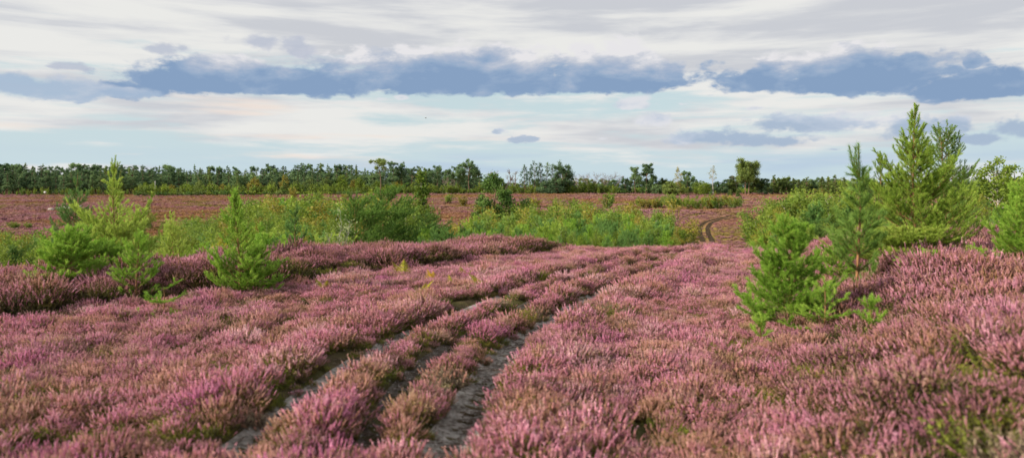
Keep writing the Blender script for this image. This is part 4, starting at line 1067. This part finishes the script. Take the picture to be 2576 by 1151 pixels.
# pale stones left in the heath
rs = np.random.default_rng(3)
def rock(seed, s):
    import bmesh
    bm = bmesh.new(); bmesh.ops.create_icosphere(bm, subdivisions=2, radius=1)
    r = np.random.default_rng(seed)
    for v in bm.verts: v.co = Vector((v.co.x * 1.2, v.co.y, v.co.z * .65)) * (1 + .28 * (r.random() - .5)) * s
    me = bpy.data.meshes.new('rock'); bm.to_mesh(me); bm.free(); me.materials.append(M['stone']); return me
RK = [rock(k, .5) for k in range(3)]
for k, (px, py) in enumerate([(150, 528), (165, 526), (178, 527), (190, 524), (202, 523), (128, 531), (684, 559), (694, 557), (712, 553), (722, 550), (738, 548), (700, 560), (668, 560), (756, 546)]):
    x, d = hit(px, py); o = bpy.data.objects.new('stone', RK[k % 3]); C.objects.link(o)
    o.location = (x, d, float(terr(np.array([x]), np.array([d]))[0]) + .35); o.rotation_euler = (0, 0, rs.random() * 6); o.scale = (1.0 + rs.random() * .6,) * 3
    o['category'] = 'stone'; o['group'] = 'pale stones lying in the far heath'
    THINGS.append((o, px, d, ('pale stone', 'half buried in the far heather')))
# bird
def bird():
    x, d = (1071 - CX) / F * 60, 60; z = EYE - (297 - HY) / F * 60
    a = Acc()
    sp = [(-.16, 0, 0, .012), (-.10, 0, .01, .03), (0, 0, .015, .045), (.09, 0, .01, .035), (.13, 0, .02, .022), (.17, 0, .015, .006)]
    tubes(a, [[*p[:3], *q[:3], p[3], q[3]] for p, q in zip(sp[:-1], sp[1:])], 8)
    for sg in (-1, 1):
        a.add([(.07, sg * .03, .02), (-.05, sg * .03, .02), (.06, sg * .17, .09), (-.03, sg * .17, .085), (-.04, sg * .36, .05), (.07, sg * .03, .012), (-.05, sg * .03, .012), (.06, sg * .17, .083), (-.03, sg * .17, .079)],
              [[0, 1, 3, 2], [5, 7, 8, 6]], 0); a.add([(.06, sg * .17, .09), (-.03, sg * .17, .085), (-.04, sg * .36, .05)], [[0, 1, 2]], 0)
    o = a.build('flying_bird', [M['bark_old']]); o.location = (x, d, z); o.rotation_euler = (0, 0, .3); o.scale = (.55,) * 3
    o['category'] = 'bird'; o['label'] = 'small dark bird flying in front of the clouds'
bird()

# ------------------------------------------------------------------ labels for the many
ORD = ['zeroth', 'first', 'second', 'third', 'fourth', 'fifth', 'sixth', 'seventh', 'eighth', 'ninth', 'tenth', 'eleventh', 'twelfth', 'thirteenth', 'fourteenth', 'fifteenth', 'sixteenth', 'seventeenth', 'eighteenth', 'nineteenth', 'twentieth']
T_ = ['', '', 'twenty', 'thirty', 'forty', 'fifty', 'sixty', 'seventy', 'eighty', 'ninety']
def ordn(n): return ORD[n] if n <= 20 else (T_[n // 10][:-1] + 'ieth' if n % 10 == 0 else T_[n // 10] + '-' + ORD[n % 10])
LM = [(0, 'the left'), (390, 'the pale pole'), (606, 'the conical pine'), (957, 'the lone tall pine'), (1770, 'the far ruts'), (2308, 'the biggest pine'), (2576, 'the right')]
fam = {}
for r, px, d, key in THINGS:
    if key and 'label' not in r: fam.setdefault(key, []).append((px, r))
for (ad, where), L in fam.items():
    L.sort(key=lambda a: a[0])
    for px, r in L:
        best = None
        for lx, ln in LM:
            if lx == 0: side = [q for q, _ in L if q <= px]; n = len(side); txt = 'from ' + ln
            elif lx == 2576: side = [q for q, _ in L if q >= px]; n = len(side); txt = 'from ' + ln
            elif px >= lx: n = sum(1 for q, _ in L if lx <= q <= px); txt = 'right of ' + ln
            else: n = sum(1 for q, _ in L if px <= q < lx); txt = 'left of ' + ln
            if best is None or n < best[0]: best = (n, txt)
        r['label'] = f'{ad} {where}, {ordn(best[0])} {best[1]}'

# ------------------------------------------------------------------ sky
SUN_EL, SUN_AZ = math.radians(24), math.radians(-108)      # azimuth clockwise from the view direction
w = bpy.data.worlds.new('World'); S.world = w; w.use_nodes = True
nt = w.node_tree; nt.nodes.clear(); lk = nt.links
tc = N_(nt, 'ShaderNodeTexCoord'); sep = N_(nt, 'ShaderNodeSeparateXYZ'); lk.new(tc.outputs['Generated'], sep.inputs[0])
mt = lambda op, a, b=0.0, c=0.0, clamp=False: math_(nt, op, a, b, c, clamp)
az = mt('ARCTAN2', sep.outputs[0], sep.outputs[1])
hyp = mt('SQRT', mt('ADD', mt('MULTIPLY', sep.outputs[0], sep.outputs[0]), mt('MULTIPLY', sep.outputs[1], sep.outputs[1])))
el = mt('ARCTAN2', sep.outputs[2], hyp)
cmb = N_(nt, 'ShaderNodeCombineXYZ'); lk.new(az, cmb.inputs[0]); lk.new(el, cmb.inputs[1])
def sv(sx, sy, oz=0.0):
    n = N_(nt, 'ShaderNodeVectorMath', operation='MULTIPLY_ADD'); lk.new(cmb.outputs[0], n.inputs[0]); n.inputs[1].default_value = (sx, sy, 1); n.inputs[2].default_value = (0, 0, oz); return n.outputs[0]
def mr(v, a, b, c=0.0, d=1.0, smooth=True):
    n = N_(nt, 'ShaderNodeMapRange', interpolation_type='SMOOTHSTEP' if smooth else 'LINEAR'); lk.new(v, n.inputs[0])
    for i, q in enumerate((a, b, c, d)): n.inputs[i + 1].default_value = q
    return n.outputs[0]
def raw(vec, scale, det, ro, dist=0.0):
    n = N_(nt, 'ShaderNodeTexNoise'); n.inputs['Scale'].default_value = scale; n.inputs['Detail'].default_value = det; n.inputs['Roughness'].default_value = ro; n.inputs['Distortion'].default_value = dist
    lk.new(vec, n.inputs['Vector']); return n.outputs[0]
def a_(px): return math.atan((px - CX) / F)
def e_(py, px=1288): return math.atan((HY - py) / F * math.cos(a_(px)))
sky = N_(nt, 'ShaderNodeTexSky', sky_type='NISHITA', sun_disc=False); sky.sun_elevation = SUN_EL; sky.sun_rotation = SUN_AZ
sky.air_density = 1.0; sky.dust_density = 1.5; sky.ozone_density = 2
skyc = N_(nt, 'ShaderNodeMix', data_type='RGBA', blend_type='MULTIPLY'); skyc.inputs[0].default_value = 1; lk.new(sky.outputs[0], skyc.inputs[6]); skyc.inputs[7].default_value = (.10, .10, .10, 1)
# clear sky seen through thin veil
veil = mixc(nt, .72, skyc.outputs[2], (.62, .75, .77))
lowc = mixc(nt, mr(el, .0, .16), (.53, .65, .70), veil)
# high thin layer
n1 = raw(sv(1.1, 9.0, 2.0), 2.2, 7, .58, .25); n2 = raw(sv(3.0, 30., 5.0), 1.6, 6, .6, .3)
st = mt('ADD', mt('MULTIPLY', n1, .65), mt('MULTIPLY', n2, .35))
hi = mt('ADD', st, mr(el, .02, .24, -.06, .13, False))
cov = mr(hi, .435, .545)
n3 = raw(sv(1.6, 14., 9.0), 2.0, 6, .55, .2)
hc = ramp(nt, mr(mt('ADD', n3, mr(el, .1, .25, .03, -.04, False)), .38, .60), [(0, (.55, .56, .60)), (.45, (.67, .67, .68)), (1, (.78, .77, .745))])
warm = mt('MULTIPLY', mr(raw(sv(1.4, 16., 20.), 2.6, 4, .5), .52, .66), mt('MULTIPLY', mr(el, .16, .10), mr(az, .2, -.3)))
hc = mixc(nt, mt('MULTIPLY', warm, .6), hc, (.86, .70, .60))
col = mixc(nt, mt('MULTIPLY', cov, .93), lowc, hc)
# heaped clouds: flat-based ellipses broken up by noise
bn = raw(sv(1., 1.9, 0.0), 11, 9, .60, .15); bn2 = raw(sv(1., 2.3, 7.7), 34, 6, .62, .1)
brk = mt('ADD', mt('MULTIPLY', mt('SUBTRACT', bn, .5), 4.6), mt('MULTIPLY', mt('SUBTRACT', bn2, .5), 2.6))
vo = N_(nt, 'ShaderNodeTexVoronoi', feature='SMOOTH_F1'); vo.inputs['Scale'].default_value = 24; vo.inputs['Smoothness'].default_value = .6; vo.inputs['Detail'].default_value = 3; vo.inputs['Roughness'].default_value = .55
wv = N_(nt, 'ShaderNodeVectorMath', operation='MULTIPLY_ADD'); wn = N_(nt, 'ShaderNodeTexNoise'); wn.inputs['Scale'].default_value = 14; wn.inputs['Detail'].default_value = 4; lk.new(sv(1, 1.5), wn.inputs['Vector'])
lk.new(wn.outputs[1], wv.inputs[0]); wv.inputs[1].default_value = (.05, .05, 0); lk.new(sv(1., 1.7, 0), wv.inputs[2]); lk.new(wv.outputs[0], vo.inputs['Vector'])
puff = mt('SUBTRACT', .74, vo.outputs['Distance'])
brk = mt('ADD', mt('MULTIPLY', brk, .72), mt('MULTIPLY', puff, 1.5))
def cloud(lst, lo=-.08, hi_=.34, amp=1.0, cols=None, span=None, dens=1.0, base=None):
    global col
    D = None
    for px, py, rx, up, dn in lst:
        A0, E0 = a_(px), e_(py, px); ca = math.cos(a_(px))
        dx = mt('DIVIDE', mt('SUBTRACT', az, A0), rx / F * ca * ca)
        de = mt('SUBTRACT', el, E0)
        dy = mt('ADD', mt('DIVIDE', mt('MAXIMUM', de, 0.0), up / F * ca), mt('DIVIDE', mt('MAXIMUM', mt('MULTIPLY', de, -1.0), 0.0), dn / F * ca))
        v = mt('SUBTRACT', 1.0, mt('SQRT', mt('ADD', mt('MULTIPLY', dx, dx), mt('MULTIPLY', dy, dy))))
        D = v if D is None else mt('SMOOTH_MAX', D, v, .08)
    f = mt('ADD', D, mt('MULTIPLY', brk, amp))
    mk = mr(f, lo, hi_)
    sh = mr(mt('ADD', el, mt('MULTIPLY', mt('SUBTRACT', raw(sv(1., 2.2, 3.0), 10, 6, .6, .2), .5), .15)), span[0], span[1], smooth=False)
    sh = mt('ADD', mt('ADD', sh, mt('MULTIPLY', puff, .45)), mt('MULTIPLY', mt('SUBTRACT', .38, f), .45), clamp=True)
    cc = ramp(nt, sh, cols)
    col = mixc(nt, mt('MULTIPLY', mk, dens), col, cc)
MAINC = [(0, (.225, .33, .50)), (.22, (.285, .385, .54)), (.46, (.39, .455, .575)), (.66, (.53, .56, .63)), (.85, (.74, .73, .75))]
LOWC = [(0, (.36, .45, .58)), (.45, (.47, .54, .65)), (.9, (.68, .69, .73))]
cloud([(1130, 212, 560, 108, 32), (1550, 205, 300, 112, 36), (640, 215, 400, 75, 30), (1240, 150, 90, 46, 30), (420, 208, 140, 50, 40), (320, 225, 90, 34, 30)], amp=.31, hi_=.22, span=(e_(235), e_(110)), cols=MAINC)
cloud([(2150, 205, 370, 98, 40), (2460, 222, 220, 66, 36), (1885, 208, 130, 42, 32), (2270, 165, 130, 52, 30), (2445, 160, 34, 30, 20)], amp=.31, hi_=.22, span=(e_(240), e_(125)), cols=MAINC)
cloud([(170, 230, 150, 44, 34), (40, 220, 110, 46, 38), (310, 232, 120, 26, 20)], amp=.34, hi_=.3, span=(e_(262), e_(170)), cols=[(0, (.36, .46, .60)), (1, (.62, .63, .68))], dens=.9)
cloud([(660, 105, 95, 40, 34), (745, 122, 85, 36, 34), (420, 120, 80, 26, 22), (180, 168, 60, 16, 10)], amp=.55, span=(e_(150), e_(80)), hi_=.45, cols=[(0, (.44, .48, .58)), (1, (.60, .61, .66))], dens=.8)
cloud([(2080, 312, 250, 46, 28), (2330, 325, 170, 46, 34), (2560, 320, 110, 54, 40), (1780, 348, 140, 38, 24), (1950, 355, 160, 24, 16), (1652, 300, 72, 26, 18), (1598, 262, 66, 28, 16), (2440, 350, 150, 20, 16)], amp=.5, hi_=.42, span=(e_(365), e_(280)), cols=LOWC, dens=.95)
cloud([(1250, 332, 34, 14, 12), (1330, 348, 75, 16, 14), (1420, 348, 50, 10, 9), (1515, 348, 36, 10, 9), (955, 248, 24, 10, 9), (727, 252, 20, 9, 9), (1008, 245, 24, 9, 8), (1900, 272, 40, 7, 6), (1720, 262, 30, 7, 6), (2100, 376, 70, 8, 6)], amp=.9, lo=-.05, hi_=.45, span=(e_(375), e_(320)), cols=LOWC, dens=.85)
# distant layer low over the skyline
lw = mt('MULTIPLY', mr(raw(sv(1.3, 16., 12.), 2.4, 5, .5), .45, .60), mt('MULTIPLY', mr(el, .055, .03), mr(az, -.5, .0, .25, 1.)))
col = mixc(nt, mt('MULTIPLY', lw, .65), col, (.43, .54, .68))
bg = N_(nt, 'ShaderNodeBackground'); lk.new(col, bg.inputs[0]); bg.inputs[1].default_value = .82
out = N_(nt, 'ShaderNodeOutputWorld'); lk.new(bg.outputs[0], out.inputs[0])
w.cycles.sampling_method = 'MANUAL'; w.cycles.sample_map_resolution = 512

# ------------------------------------------------------------------ sun, camera, view
sl = bpy.data.lights.new('sun', 'SUN'); sl.energy = 5.0; sl.angle = math.radians(1.5); sl.color = (1, .88, .72)
so = bpy.data.objects.new('sun', sl); C.objects.link(so)
dv = Vector((math.sin(SUN_AZ) * math.cos(SUN_EL), math.cos(SUN_AZ) * math.cos(SUN_EL), math.sin(SUN_EL)))
so.rotation_euler = (-dv).to_track_quat('-Z', 'Y').to_euler()
cam = bpy.data.cameras.new('camera'); co = bpy.data.objects.new('camera', cam); C.objects.link(co); S.camera = co
cam.sensor_width = 36; cam.lens = 36 * F / 2576; cam.shift_y = -(575.5 - HY) / 2576; cam.clip_end = 8000; cam.clip_start = .1
co.location = (0, 0, EYE); co.rotation_euler = (PI / 2, 0, 0)
cam.dof.use_dof = True; cam.dof.focus_distance = 28; cam.dof.aperture_fstop = 1.05
S.view_settings.view_transform = 'Standard'; S.view_settings.look = 'None'; S.view_settings.exposure = .40; S.view_settings.gamma = 1
S.cycles.max_bounces = 3; S.cycles.diffuse_bounces = 2; S.cycles.glossy_bounces = 1; S.cycles.transmission_bounces = 2; S.cycles.transparent_max_bounces = 4
S.cycles.use_adaptive_sampling = True; S.cycles.adaptive_threshold = .03
S.cycles.use_denoising = True
S.render.use_persistent_data = False
